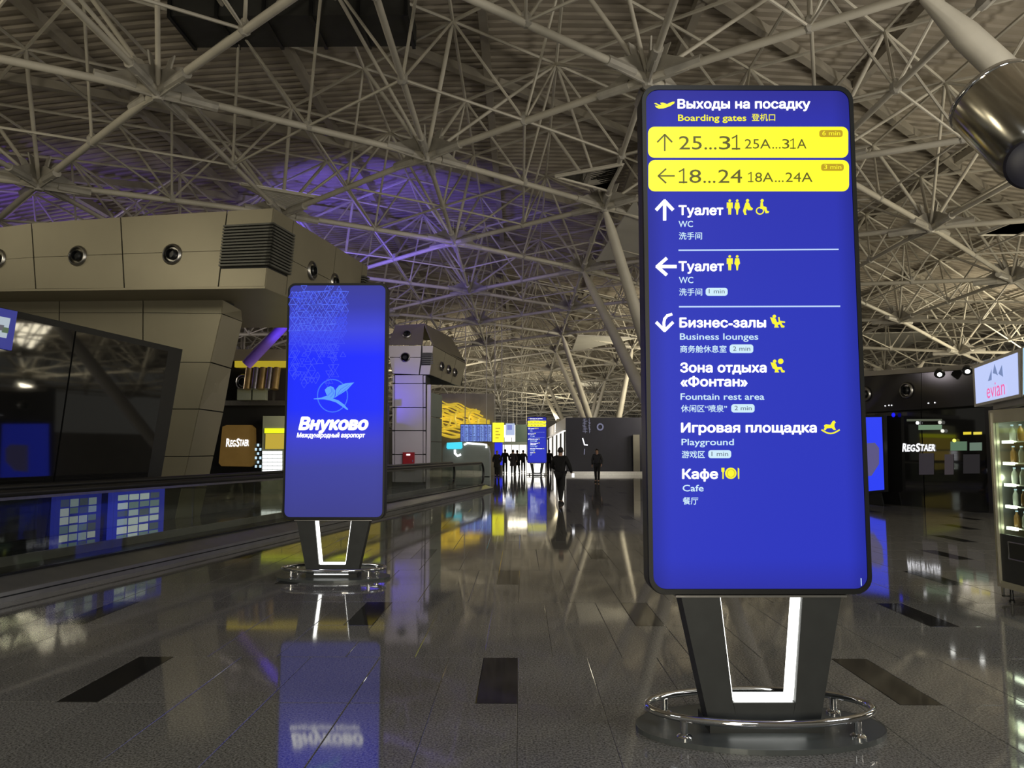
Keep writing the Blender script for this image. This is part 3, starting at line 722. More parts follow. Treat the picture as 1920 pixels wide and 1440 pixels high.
mk('head_core', prism([tl+sh, cT+sh-Vector((0, 0, .03)), cB+sh+Vector((0, 0, .03)), bl+sh], U*(Ld-.05)), 'core', pav)
mk('soffit', prism([bl+Vector((0, 0, .02)), cB+Vector((0, 0, .02)), cB+U*Ld+Vector((0, 0, .02)), bl+U*Ld+Vector((0, 0, .02))], (0, 0, -.05)), 'alu', pav)
# side cladding: between the corner and its end, two rows
def sideq(t0, t1, a, b):
    T0, T1 = cT+U*Ld*t0, cT+U*Ld*t1; B0, B1 = cB+U*Ld*t0, cB+U*Ld*t1
    return [T0.lerp(B0, a), T1.lerp(B1, a), T1.lerp(B1, b), T0.lerp(B0, b)]
for t0, t1, a, b in [(0, .17, 0, .185), (0, .17, .755, 1), (.17, .60, 0, .52), (.17, .60, .52, 1), (.60, .93, 0, .52), (.60, .93, .52, 1), (.93, 1, 0, .2), (.93, 1, .75, 1)]:
    mk('cladding_panel', qpanel(sideq(t0, t1, a, b), .03, -NL), 'alu', pav)
nsl = 14
for k in range(nsl):
    a = .195+(.745-.195)*(k+.1)/nsl; b = a+.022
    for (Q, out) in (([FP(*lp(cols[3][:2], cols[3][2:], a)), cT.lerp(cB, a), cT.lerp(cB, b), FP(*lp(cols[3][:2], cols[3][2:], b))], nz), (sideq(0, .17, a, b), -NL)):
        o = -(out); q = [p+out*.09 for p in Q]
        if out is nz: q[1] += -NL*.09; q[2] += -NL*.09
        else: q[0] += nz*.09; q[3] += nz*.09
        mk('louvre_slat', prism(q, -out*.10), 'slat', pav)
    if k < 10:
        Q = sideq(.93, 1, a, b); mk('louvre_slat', prism([p-NL*.09 for p in Q], NL*.1), 'slat', pav)
def nozzle(P, axis, r, parent):
    n1 = mk('air_nozzle', lathe([(r, 0), (r, .02), (r*.92, .05), (r*.80, .06), (r*.72, .03), (r*.66, .0)], P, axis, 28), 'brushed', parent, smooth=True)
    mk('nozzle_throat', lathe([(r*.50, .0), (r*.52, .07), (r*.40, .10), (r*.36, .015)], Vector(P), axis, 24), 'black', n1, smooth=True)
for (x, y) in ((-5, 485), (146, 480), (323, 477)): nozzle(FP(x, y), nz, .25, pav)
for t_ in (.38, .62): nozzle(sideq(t_, t_+.01, .52, .6)[0], -NL, .25, pav)
# lower walls
recess = corner+U*1.3
LP_ = lambda a, b: hit(a, b, recess, U)
ce = [(418, 562), (416, 588), (395, 679.5), (373, 767), (354, 856), (341, 915), (325, 990)]
ch = [(453, 582), (455, 603), (434, 691), (419, 773), (401, 855), (388, 915), (372, 985)]
rowy = [556, 586, 679, 767, 856, 915]
for i in range(5):
    for (xa, xb) in ((-150, 111), (111, 268), (268, None)):
        ya, yb = rowy[i], rowy[i+1]
        if xb is None: P = [LP_(xa, ya), LP_(*ce[i]), LP_(*ce[i+1]), LP_(xa, yb)]
        else: P = [LP_(xa, ya), LP_(xb, ya), LP_(xb, yb), LP_(xa, yb)]
        mk('cladding_panel', qpanel(P, .03, nz), 'alu', pav)
cps = [LP_(*p) for p in ce]; chs = []
for p, q in zip(cps, ch): chs.append(hit(q[0], q[1], p+U*.75, U))
for i in range(6):
    n_ = (chs[i]-cps[i]).cross(cps[i+1]-cps[i]).normalized()
    if n_.dot(C0-cps[i]) < 0: n_ = -n_
    mk('cladding_panel', qpanel([cps[i], chs[i], chs[i+1], cps[i+1]], .03, n_), 'alu', pav)
lo = LP_(-150, 556); 
mk('wall_core', prism([LP_(-150, 545)+U*.08, LP_(418, 548)+U*.08, cps[5]+U*.08, Vector((cps[5].x-.15, cps[5].y, 0))+U*.08, Vector((lo.x, lo.y, 0))+U*.08], U*.5), 'core', pav)
# ================================================================== MIRROR GLASS HOARDING parallel to the walkway
BP = lambda a, b: off_pt(a, b, 9.25)
hd = thing('glass_hoarding', 'large black mirror glass hoarding behind the walkway at the left edge', 'hoarding', BP(200, 900)*1)
TLh, TRh = BP(-420, 477), BP(345, 655); BRh = BP(303, 905); 
zt_ = (TLh.z+TRh.z)/2
BRf = BRh+(BRh-TRh)*((BRh.z)/(TRh.z-BRh.z)); BLf = Vector((TLh.x, TLh.y, 0))
mk('frame_board', prism([TLh+NL*.03, TRh+NL*.03, BRf+NL*.03, BLf+NL*.03], NL*.08), 'black', hd)
def hmix(s_, t_):
    a = TLh.lerp(TRh, s_); b = BLf.lerp(BRf, s_); return a.lerp(b, t_)
mk('mirror_glass', prism([hmix(.0, .03), hmix(.60, .03), hmix(.60, .93), hmix(0, .93)], NL*.029), 'darkglass', hd)
mk('mirror_glass', prism([hmix(.605, .03), hmix(.935, .03), hmix(.935, .93), hmix(.605, .93)], NL*.029), 'darkglass', hd)
# poster screen on the hoarding
ds = thing('poster_screen', 'small blue framed poster screen on the black hoarding, cut by the left edge', 'screen', BP(0, 620))
BS = lambda a, b: off_pt(a, b, 9.21)
mk('screen_frame', prism([BS(-60, 565), BS(33, 584), BS(22, 657), BS(-60, 640)], NL*.035), mat('poster_blue', (.02, .025, .12), .3, 0, 0, emis=srgb((50, 55, 140)), estr=.8), ds)
BS2 = lambda a, b: off_pt(a, b, 9.20)
mk('poster_picture', prism([BS2(-50, 583), BS2(20, 597), BS2(12, 634), BS2(-50, 622)], NL*.008), emit('poster_picture_white', (190, 205, 215), .8), ds)
for k in range(6):
    y = 588+k*5; x = -40+k*9
    mk('picture_block', prism([off_pt(x, y, 9.19), off_pt(x+12, y+2, 9.19), off_pt(x+10, y+12, 9.19), off_pt(x-1, y+10, 9.19)], NL*.008), emit('poster_ink', (95, 120, 90) if k % 2 else (110, 110, 120), .7), ds)
# posters added low behind the walkway, giving the blue images in its glass
for (x0, x1, y0, y1, sk_, lb_) in ((100, 190, 944, 1012, -7, 'dimmer added poster standing in for a low blue image in the walkway glass'), (205, 308, 948, 1036, -12, 'brighter added poster standing in for a blue image in the walkway glass, nearer the pavilion')):
    O9 = 9.10
    a, b = off_pt(x0, y1, O9), off_pt(x1, y0, O9); a.z = 0; 
    br = 1.0 if x0 > 200 else .6
    pd = thing('added_poster', lb_, 'poster', (a+b)/2*Vector((1, 1, 0)) if False else Vector(((a.x+b.x)/2, (a.y+b.y)/2, 0)), group=None)
    a0, b0 = Vector((a.x, a.y, 0)), Vector((b.x, b.y, 0)); dd = (b0-a0); up = Vector((0, 0, 1)); tz = .98
    mk('display_case', prism([a0, b0, b0+up*tz, a0+up*tz], NL*.07), emit('poster_border_blue', (48, 54, 165), .9*br), pd)
    for q in range(4):
        for w_ in range(6):
            f0, f1 = .10+.20*q+.01, .10+.20*q+.185; z0, z1 = .10+.135*w_+rnd.random()*.03, .10+.135*w_+.12
            c_ = rnd.choice(((200, 210, 220), (175, 190, 205), (120, 140, 150), (90, 100, 120), (215, 220, 225)))
            mk('newsprint_sheet', prism([a0+dd*f0+up*z0-NL*.004, a0+dd*f1+up*z0-NL*.004, a0+dd*f1+up*z1-NL*.004, a0+dd*f0+up*z1-NL*.004], NL*.004), emit('newsprint', c_, .75*br), pd)
# ================================================================== BACKGROUND SHOP between pavilion and small sign
YB = 30.0
G = lambda a, b: atY(a, b, YB)
sh1 = thing('left_shop_front', 'black shop front with gold rounded window, between pavilion and small sign', 'shop', (G(470, 900).x, YB, 0))
def fq(name, x0, x1, y0, y1, m, parent, Y=YB, th=.05, z0=None):
    a = atY(x0, y0, Y); b = atY(x1, y1, Y)
    return mk(name, box(min(a.x, b.x), max(a.x, b.x), Y, Y+th, b.z if z0 is None else z0, a.z), m, parent)
fq('back_wall', 250, 726, 758, 900, 'black', sh1, 30.4, .3, 0)
fq('upper_beam', 395, 726, 751, 760, 'brushed', sh1, 30.1, .25)
fq('upper_fascia', 395, 726, 655, 676, 'alu', sh1, 30.2, .3)
fq('lit_cornice', 440, 726, 677, 688, emit('cornice_glow', (175, 155, 40), .9), sh1, 30.15, .2)
fq('upper_recess', 395, 726, 676, 752, 'fascia', sh1, 30.5, .2)
a = [G(x, y) for x, y in ((417, 800), (425, 797), (470, 797), (477, 803), (478, 868), (470, 875), (415, 874), (410, 868))]
mk('gold_window', prism(a, (0, .2, 0)), mat('gold_backing', (.22, .16, .07), .25, .4, .15, 2, emis=srgb((120, 90, 40)), estr=.30), sh1)
GL = lambda x, y: atY(x, y, 29.97)
for st, a_, b_, yb_, h_ in (('R', 423.8, 431, 837, 15), ('EG', 431.6, 441.8, 837, 12), ('S', 442.7, 449.4, 837, 15), ('TAER', 449.6, 466.3, 836, 12)): text(st, a_, b_, yb_, h_, GL, 'white', sh1, .025, shear=.12)
for k, (x, y) in enumerate(((455, 716),)): nozzle(atY(x, y, 29.95), (-.25, -1, 0), .30, sh1)
for k in range(5):   # duct elbows and boxes over the shop
    p = atY(468+k*13, 690, 29.8); q = atY(463+k*13, 730, 29.6); mk('duct_pipe', tube([p, q], .14, 10), M['brushed'] if k % 2 else M['bronze'], sh1, smooth=True)
fq('duct_box', 445, 470, 728, 750, 'console', sh1, 29.9, .3); fq('duct_box', 474, 497, 726, 750, 'console', sh1, 29.9, .3)
for i in range(6):
    for j in range(3): fq('price_card', 478+j*4.2, 481+j*4.2, 832+i*8, 837+i*8, 'white2' if (i+j) % 2 else 'console', sh1, 29.93, .04)
lk = thing('lit_display_cabinet', 'glowing white display cabinet beside the left edge of the small sign', 'cabinet', (G(512, 890).x, 29.4, 0))
fq('cabinet_case', 493, 720, 780, 905, 'console', lk, 29.55, .5, 0)
fq('yellow_header', 496, 716, 803, 812, emit('acid_yellow', (235, 240, 30), 1.1), lk, 29.5, .05)
for k in range(6): fq('amber_panel', 498+k*36.5, 532+k*36.5, 813, 842, emit('amber_glow', (190, 165, 60), 1.0), lk, 29.5, .05)
for k in range(5): fq('amber_panel', 536+k*36, 570+k*36, 846, 893, emit('amber_glow_low', (200, 170, 80), 1.0), lk, 29.5, .05)
for i in range(7):
    for j in range(4): fq('display_cell', 492+j*9.4, 500+j*9.4, 846+i*7, 851.6+i*7, 'white', lk, 29.5, .05)
# ================================================================== FAR PAVILION
YP = 31.0
g7 = lambda X, Y: (700+X/3.79, 580+Y/3.79)
FQ = lambda p: atY(p[0], p[1], YP)
p2 = thing('white_pillar_pavilion', 'pale pillar pavilion with angular nozzle head, right of the small sign', 'pavilion', (FQ((768, 880)).x, YP+1, 0))
def fpan(pts, name='cladding_panel', m='alu_w', dn=Vector((0, -1, 0)), par=p2, Y=YP, th=.05):
    return mk(name, qpanel([atY(x, y, Y) for x, y in pts], th, dn, .02), m, par)
ys = [703, 719, 764, 807.5, 852, 905]
for a, b in zip(ys, ys[1:]):
    for xa, xb in ((735.5, 739.5), (739.5, 793.7), (793.7, 798)): fpan([(xa, a), (xb, a), (xb, b), (xa, b)])
aa, bb = FQ((736, 703)), FQ((798, 905))
mk('pillar_core', box(aa.x+.02, bb.x-.02, YP+.06, YP+1.4, 0, aa.z), 'core', p2)
mk('corner_post', box(atY(800, 800, YP+.1).x, atY(807, 800, YP+.1).x, YP+.1, YP+.3, 0, atY(803, 721, YP+.1).z), 'alu_w', p2)
q0 = atY(807.5, 735, YP+.2); 
ce_ = Vector((q0.x, q0.y, 0)); side_end = hit(829, 740, ce_, Vector((-U.y, U.x, 0)))
for k in range(4):
    z0_, z1_ = q0.z*k/4, q0.z*(k+1)/4
    s0 = Vector((ce_.x, ce_.y, 0)); s1 = Vector((side_end.x, side_end.y, 0))
    mk('side_glazing', prism([s0+Vector((0, 0, z0_+.02)), s1+Vector((0, 0, z0_+.02)), s1+Vector((0, 0, z1_-.02)), s0+Vector((0, 0, z1_-.02))], NL*.06), 'brushed' if k == 0 else 'console', p2)
# head
HF = [(727, 648), (813, 648), (806, 703), (735, 701)]
H3 = [FQ(p) for p in HF]; HB = [FQ((734, 609)), FQ((791, 605))]; HB = [p+Vector((0, .9, .12)) for p in HB]
hc = FQ((813, 648)); SPH = lambda a, b: hit(a, b, hc, NL)
eT, eB = SPH(874, 682), SPH(863, 726); Lh = (eT-hc).dot(U)
fpan([(727, 648), (791, 648), (790, 670), (729, 670)], m='alu_w'); fpan([(729, 670), (790, 670), (786, 703), (735, 701)], m='alu_w')
fpan([(791, 648), (813, 648), (812, 662), (791, 662)], m='alu_w'); fpan([(789, 684), (809, 684), (806, 703), (786, 703)], m='alu_w')
for k in range(6): y = 663+k*3.4; fpan([(790, y), (813, y), (813, y+2), (790, y+2)], 'louvre_slat', 'slat', Y=YP-.08)
mk('upper_facet', qpanel([HB[0], HB[1], H3[1]+Vector((-.45, 0, .02)), H3[0]+Vector((0, 0, .02))], .05, (0, -1, 0)), 'alu', p2)
mk('head_core', prism([H3[0]+Vector((0, .06, 0)), H3[1]+Vector((-.03, .06, 0)), H3[2]+Vector((-.03, .06, 0)), H3[3]+Vector((0, .06, 0))], U*(Lh-.1)), 'core', p2)
sT0, sB0 = H3[1], H3[2]+Vector((.0, 0, 0)); 
sT1 = Vector((eT.x, eT.y, eT.z)); sB1 = Vector((eB.x, eB.y, eB.z))
for k in range(3):
    a, b = k/3, (k+1)/3
    mk('side_panel', qpanel([sT0.lerp(sT1, a), sT0.lerp(sT1, b), sB0.lerp(sB1, b), sB0.lerp(sB1, a)], .05, -NL, .02), 'alu', p2)
uT0 = HB[1]; uT1 = HB[1]+U*(Lh*.8)
mk('upper_side', qpanel([uT0, uT1, sT1, sT0], .05, -NL, .02), 'alu', p2)
mk('head_top', prism([HB[0], HB[1], uT1, HB[0]+U*(Lh*.8)], (0, 0, -.05)), 'alu', p2)
nozzle(atY(760, 670, YP-.02), (0, -1, 0), .20, p2); nozzle(atY(763, 627, YP+.3), (0, -1, .4), .18, p2)
for f_, g_ in ((.28, .55), (.5, .55), (.7, .55)): nozzle(sT0.lerp(sT1, f_).lerp(sB0.lerp(sB1, f_), g_)-NL*.02, -NL, .20, p2)
fc = thing('fire_cabinet', 'red fire hose cabinet on the pale pillar above the walkway rail', 'fire cabinet', (FQ((766, 878)).x, YP-.2, FQ((766, 880)).z))
fq('cabinet_box', 755, 776.5, 848, 880, 'red', fc, YP-.16, .14); fq('cabinet_door', 756, 775.5, 850, 878, 'red', fc, YP-.18, .02)
fq('door_sign', 762, 769, 851, 854, 'white', fc, YP-.19, .01); fq('door_handle', 773, 774.5, 862, 866, 'chrome', fc, YP-.2, .02)
lamp('blue_wash', 'SPOT', (-6.1, 28.3, 3.4), (FQ((742, 742))), 260, (.10, .06, 1.0), .1, 60, 1.0)
lamp('pillar_wash', 'AREA', (-2.6, 24.5, 5.6), FQ((768, 790)), 110, (.85, .78, 1.0), .6)
# ================================================================== FAR CENTRE
def fbox(name, label, cat, x0, x1, y0, y1, Y, m, th=.2, ground=False, **kw):
    a = atY(x0, y0, Y); b = atY(x1, y1, Y); z0 = 0 if ground else b.z
    t = thing(name, label, cat, ((a.x+b.x)/2, Y, z0)); mk(name+'_body', box(a.x, b.x, Y, Y+th, z0, a.z), m, t, **kw); return t
# end wall with glowing shop
mk('wall_back', box(-38, 38, 115, 115.4, 0, 9.0), 'wall', kind='structure', label='far end wall of the concourse')
mk('wall_right', box(34.0, 34.4, -13, 115, 0, 3.0), 'wall', kind='structure', label='dim right side wall behind the shops')
mk('wall_left', box(-34.4, -34, -13, 115, 0, 3.0), 'wall', kind='structure', label='dim left side wall behind the pavilions')
t = fbox('bright_shop_window', 'glaring white shop window at the far end of the concourse', 'shop', 943, 1022, 797, 880, 100, emit('shop_glow', (255, 250, 240), 2.2), .3, True)
for k in range(6): fq('mullion', 945+k*14, 946.2+k*14, 820, 872, 'console', t, 99.9, .1, 0)
fq('header', 940, 1024, 828, 834, 'console', t, 99.8, .1)
t = fbox('green_sign_board', 'dark green hanging board left of the distant totem', 'sign', 966, 990, 796, 829, 88, mat('dark_green_board', (.05, .07, .05), .4, emis=(.03, .045, .03), estr=1), .2)
for x in (969, 987): p = atY(x, 797, 88.1); mk('hanger', tube([p, (p.x, p.y, zbot(p.x, p.y)+HT+.52)], .03, 6), 'steel', t)
t = fbox('hanging_light_screen', 'pale hanging advertising screen between yellow and green boards', 'screen', 948, 965, 794, 816, 86, emit('pale_ad', (175, 190, 225), 1.0), .2)
for x in (951, 962): p = atY(x, 795, 86.1); mk('hanger', tube([p, (p.x, p.y, zbot(p.x, p.y)+HT+.52)], .03, 6), 'steel', t)
fq('picture_block', 951, 960, 797, 806, emit('pale_ad2', (120, 130, 200), 1), t, 85.9, .1)
# departures board
YD = 47
t = fbox('departures_board', 'wide blue departures board hanging over the concourse', 'departures board', 863, 922, 795, 828.5, YD, 'black', .25)
for k in range(8):
    x = 864+k*7.25
    fq('board_column', x, x+6.4, 796.5, 827.5, emit('board_blue', (120, 150, 225) if k % 2 else (95, 120, 205), 1.0), t, YD-.03, .03)
rows = []
for k in range(8):
    for r_ in range(13):
        x = 864.6+k*7.25+rnd.random()*.6; y = 799+r_*2.15; a = atY(x, y, YD-.05); b = atY(x+1.5+rnd.random()*3.6, y+1.0, YD-.05); rows.append(box(a.x, b.x, YD-.05, YD-.03, b.z, a.z))
mk('board_rows', join(*rows), emit('board_ink', (30, 35, 95), 1), t, kind='stuff')
for x in (872, 912): p = atY(x, 795, YD+.1); mk('hanger', tube([p, (p.x, p.y, zbot(p.x, p.y)+HT+.52)], .03, 6), 'steel', t)
t = fbox('yellow_gate_board', 'tall yellow gate board beside the departures board', 'sign', 923.5, 945, 792.5, 829, 46, 'yellow', .25)
for k in range(4): fq('board_text', 929, 938-k % 2*3, 802+k*6, 804+k*6, 'mustard', t, 45.97, .03)
for x in (928, 941): p = atY(x, 793, 46.1); mk('hanger', tube([p, (p.x, p.y, zbot(p.x, p.y)+HT+.52)], .03, 6), 'steel', t)
t = thing('blue_totem', 'blue totem far behind the yellow gate board, behind the walking group', 'sign', (atY(934.5, 880, 60).x, 60, 0))
fq('panel', 927.5, 942, 830, 872, emit('totem_blue', (38, 48, 225), 1.0), t, 60, .2); fq('panel_base', 930, 939, 872, 884.5, 'black', t, 60.02, .16, 0)
# gold relief wall
t = thing('gold_relief_wall', 'glowing gold ribbed relief wall behind the departures board', 'wall relief', (atY(870, 800, 52).x, 52, 0))
fq('backing', 826, 926, 738, 826, mat('amber_wall', (.26, .24, .17), .4, .3, .2, 1), t, 52.4, .3, 0)
for k in range(15):
    y = 752+k*4.6; pts = [atY(828+i*(90 - max(0, 30-k*6))/10., y+3*math.sin(i*.9+k*1.3)+i*(1.4 if k < 8 else .2), 52.1) for i in range(11)]
    mk('gold_rib', tube(pts, .05+.03*(k % 3), 6), 'gold', t, smooth=True)
for k in range(3):
    pts = [atY(836+k*26+9*math.cos(R(a)), 785+16*math.sin(R(a)), 51.8) for a in range(0, 330, 30)]; mk('gold_loop', tube(pts, .08, 6), 'gold', t, smooth=True)
# service console with cyan screen
t = thing('information_desk', 'grey green rounded desk pod with a cyan screen behind the walkway', 'desk', (atY(870, 880, 42).x, 42, 0))
def FA(x, y, Y=42): return atY(x, y, Y)
mk('pod_body', prism([FA(x, y) for x, y in ((830, 842), (836, 832), (866, 828), (902, 830), (915, 836), (918, 850), (918, 895), (829, 895))]+[], (0, 2.0, 0)), 'console', t)
fq('pod_base', 829, 918, 893, 900, 'console', t, 42.0, 2.0, 0)
mk('cyan_screen', prism([FA(x, y, 41.9) for x, y in ((838, 830), (866, 829), (867, 839), (864, 842), (839, 842), (837, 839))], (0, .09, 0)), emit('cyan_display', (70, 215, 240), 1.1), t)
mk('light_band', tube([FA(x, y, 41.95) for x, y in ((870, 834), (876, 831), (890, 832), (905, 833), (912, 834), (912, 840))], .06, 6), 'white', t)
mk('desk_lamp', tube([FA(x, y, 41.8) for x, y in ((853, 843), (853, 850), (858, 855), (864, 852))], .07, 6), 'white', t)
# bright shop row on the right of the concourse
t = thing('lit_shop_row', 'row of brightly lit shops under a sloping grey canopy beside the navy wall', 'shop', (atY(1040, 880, 64).x, 64, 0))
def RQ(x, y, off): return hit(x, y, (off, 0, 0), (1, 0, 0))
mk('shop_glow_front', prism([RQ(1024, 826, 4.0), RQ(1058, 806, 4.0), RQ(1058, 880, 4.0), RQ(1024, 866, 4.0)], (.2, 0, 0)), emit('shop_glow_white', (250, 245, 235), 1.5), t)
mk('canopy', prism([RQ(1022, 806, 3.8), RQ(1062, 782, 3.8), RQ(1062, 803, 3.8), RQ(1022, 822, 3.8)], (.5, 0, 0)), 'alu_w', t)
for k in range(5):
    x = 1027+k*7.5; mk('shop_post', prism([RQ(x, 822-k*3, 3.9), RQ(x+2.4, 821-k*3, 3.9), RQ(x+2.4, 878, 3.9), RQ(x, 876, 3.9)], (.05, 0, 0)), 'cloth3', t)
mk('shop_counter', prism([RQ(1024, 853, 3.85), RQ(1058, 860, 3.85), RQ(1058, 884, 3.85), RQ(1024, 870, 3.85)], (.06, 0, 0)), 'cloth2', t)
# navy lounge wall
YN = 52.6
t = thing('navy_lounge_wall', 'navy partition wall with a ring emblem and seat pictogram, left of the large sign', 'partition', (atY(1130, 885, YN).x, YN, 0))
fq('board', 1061, 1240, 783, 890, 'navy', t, YN, .4, 0)
fq('skirting', 1061, 1240, 884, 890, 'brushed', t, YN-.03, .03, 0)
rg = [(1125.3+5.2*math.cos(R(a)), 800.5+5.6*math.sin(R(a))) for a in range(0, 361, 20)]
dimw = emit('dim_grey_print', (112, 112, 135), 1); FN = lambda x, y: atY(x, y, YN-.01)
flats('ring_emblem', stroke(rg, 2.6), FN, dimw, t, .02)
for x0, w_ in ((1092, 9), (1103, 4)):
    ln = []
    for k in range(9):
        y = 786+k*2.9; ln += stroke([(x0+rnd.random()*2, y), (x0+w_*(.6+rnd.random()*.5), y-1.5+rnd.random()*3)], .9)
    ln += stroke([(x0+w_*.4, 786), (x0+w_*.6, 812)], .8)
    flats('upright_script', ln, FN, dimw, t, .02)
flats('seat_pictogram', stroke([(1092.5, 822), (1096, 834), (1101.5, 834.5)], 2.0), FN, 'white', t, .02)
flats('seat_pictogram_leg', stroke([(1096, 842), (1095.5, 852)], 1.6), FN, dimw, t, .02)
fq('light_panel_edge', 1187, 1200, 815, 884, 'wall', t, YN-.3, .2)
# ================================================================== RIGHT DARK SHOP
a, b = Vector((11.1, 24.5, 0)), Vector((12.6, 20.5, 0)); dr = (b-a).normalized(); nr = Vector((dr.y, -dr.x, 0))
if nr.dot(-a) < 0: nr = -nr
SR = lambda x, y, o=0: hit(x, y, a+nr*o, nr)
def sp(name, pts, m, parent, th=.05, o=0): return mk(name, prism([SR(x, y, o) for x, y in pts], -nr*th), m, parent)
rs = thing('dark_shop_front', 'glossy black shop front with white lettering, right of the large sign', 'shop', (a+b)/2)
P = [SR(1560, 775), SR(1870, 765)]
def col3(x, y0, y1, o=0): return SR(x, y0, o), SR(x, y1, o)
def fl(x, o=0):
    p = SR(x, 800, o); return Vector((p.x, p.y, 0))
mk('glazing', prism([SR(1590, 777), SR(1726, 770), fl(1726), fl(1590)], -nr*.08), 'darkglass', rs)
mk('glazing', prism([SR(1728, 770), SR(1846, 764), fl(1846), fl(1728)], -nr*.08), 'darkglass', rs)
mk('back_board', prism([SR(1585, 700, -.1), SR(1990, 672, -.1), fl(1990, -.1), fl(1585, -.1)], -nr*.1), 'black', rs)
mk('fascia_panel', prism([SR(1585, 706, .25), SR(1727, 694, .25), SR(1727, 767, .25), SR(1585, 776, .25)], -nr*.3), 'fascia', rs)
mk('fascia_panel', prism([SR(1728, 694, .25), SR(1870, 680, .25), SR(1870, 757, .25), SR(1728, 767, .25)], -nr*.3), 'fascia', rs)
mk('top_beam', prism([SR(1585, 699, .35), SR(1880, 678, .35), SR(1880, 688, .35), SR(1585, 708, .35)], -nr*.4), 'purlin', rs)
mk('pier', prism([SR(1846, 762, .1), SR(1900, 758, .1), fl(1900, .1), fl(1846, .1)], -nr*.2), 'fascia', rs)
nozzle(SR(1700, 732, .27), nr, .24, rs); nozzle(SR(1622, 739, .27), nr, .24, rs)
for x, y in ((1761, 696), (1813, 690)):
    p = SR(x, y, .5); sl = mk('spotlight_can', lathe([(.10, 0), (.14, .18), (.12, .22)], p, (-.3, -.6, -.4), 14), 'black', rs); mk('lens', lathe([(.07, .2), (.06, .225)], p, (-.3, -.6, -.4), 12), 'led', sl)
for st, a_, b_, yb_, h_ in (('R', 1692, 1700, 846.3, 15.3), ('EG', 1700.5, 1716, 846, 12.5), ('S', 1717, 1725.5, 846.3, 15.3), ('TAER', 1726, 1753.5, 845.5, 12.5)): text(st, a_, b_, yb_, h_, lambda x, y: SR(x, y, .02), 'white', rs, .025, shear=.12)
for x, y in ((1660, 761), (1667, 760), (1672, 760), (1741, 756), (1753, 755)): mk('pin_light', lathe([(.02, 0), (.015, .02)], SR(x, y, .26), nr, 8), 'white', rs)
# glimmers on the shop: reflections painted as glowing patches on the dark glass
for (x0, x1, y0, y1, m_) in ((1706, 1764, 843, 848, None),):
    pass
refl_ = [(1700, 1765, 786, 790, (90, 95, 80)), (1722, 1765, 797, 806, (120, 150, 120)), (1806, 1820, 810, 815, (255, 230, 60)), (1825, 1840, 810, 815, (255, 235, 90)),
        (1782, 1812, 828, 845, (95, 125, 100)), (1818, 1840, 830, 845, (110, 130, 115)), (1723, 1750, 850, 890, (50, 46, 52)), (1771, 1787, 852, 890, (62, 56, 60)), (1806, 1836, 852, 888, (36, 34, 38))]
for (x0, x1, y0, y1, c_) in refl_:
    mk('glass_reflection', prism([SR(x0, y0, .02), SR(x1, y0-.4, .02), SR(x1, y1-.4, .02), SR(x0, y1, .02)], -nr*.03), emit('reflection_glow', c_, .8), rs)
for x, y, c_ in ((1722, 793, (255, 255, 255)), (1764, 792, (200, 200, 190)), (1769, 808, (230, 230, 220)), (1791, 826, (240, 245, 110))):
    mk('reflected_lamp', lathe([(.02, 0), (.05, .02), (.05, .05), (.02, .07)], SR(x, y, .03), nr, 10), emit('reflection_dot', c_, 1.2), rs)
mk('blue_indicator', lathe([(.03, 0), (.07, .02), (.03, .06)], SR(1676, 778, .1), nr, 10), emit('blue_led', (20, 20, 230), 1.5), rs)
# advertising screen with a bottle
ad = thing('advertising_screen', 'blue advertising screen with pale bottle artwork, just right of the large sign', 'screen', fl(1640, .4))
AQ = lambda x, y: SR(x, y, .40)
mk('screen_case', prism([AQ(1578, 779), AQ(1657, 779), AQ(1660, 922), AQ(1578, 932)], -nr*.12), 'black', ad)
flat('picture', [(1580, 783), (1653, 782), (1658, 918), (1580, 926)], lambda x, y: SR(x, y, .405), emit('ad_blue', (45, 65, 245), 1.0), ad)
flat('bottle_art', [(1612, 832), (1640, 830), (1648, 840), (1648, 870), (1634, 892), (1612, 895)], lambda x, y: SR(x, y, .41), emit('ad_grey', (90, 85, 130), 1), ad, .008)
flat('bottle_art', [(1618, 840), (1636, 842), (1640, 893), (1620, 896)], lambda x, y: SR(x, y, .41), 'white2', ad, .012)
flats('hose_art', stroke([(1630, 918), (1632, 905), (1640, 895), (1646, 880), (1651, 868), (1650, 858)], 1.6)+stroke([(1620, 838), (1645, 835)], 2)+stroke([(1600, 811), (1636, 811)], 2), lambda x, y: SR(x, y, .41), 'sep', ad, .014)
mk('stand', prism([fl(1600, .38), fl(1650, .38), SR(1650, 919, .38), SR(1600, 924, .38)], -nr*.05), 'black', ad)
# ================================================================== VENDING MACHINE + LIGHT BOX
xv = 5.27
VY0, VY1, VH = 7.60, 8.72, 2.10
vm = thing('vending_machine', 'glass fronted vending machine at the right edge, its shelves lit inside', 'vending machine', (xv+.42, (VY0+VY1)/2, 0))
mk('cabinet', join(box(xv+.05, xv+.85, VY1-.04, VY1, .16, VH), box(xv+.05, xv+.85, VY0, VY0+.04, .16, VH), box(xv+.81, xv+.85, VY0+.04, VY1-.04, .16, VH), box(xv+.05, xv+.81, VY0+.04, VY1-.04, VH-.1, VH), box(xv+.05, xv+.81, VY0+.04, VY1-.04, .16, .62)), 'plinthsteel', vm)
dj = mk('door_frame', join(box(xv, xv+.06, VY1-.075, VY1, .16, VH), box(xv, xv+.06, VY0, VY0+.32, .16, VH), box(xv, xv+.06, VY0+.32, VY1-.075, VH-.14, VH), box(xv, xv+.06, VY0+.32, VY1-.075, .16, .23)), mat('champagne_aluminium', (.52, .50, .38), .35, .5, .06), vm)
mk('edge_trim', box(xv-.012, xv, VY1-.05, VY1-.035, .2, VH-.03), 'brushed', dj)
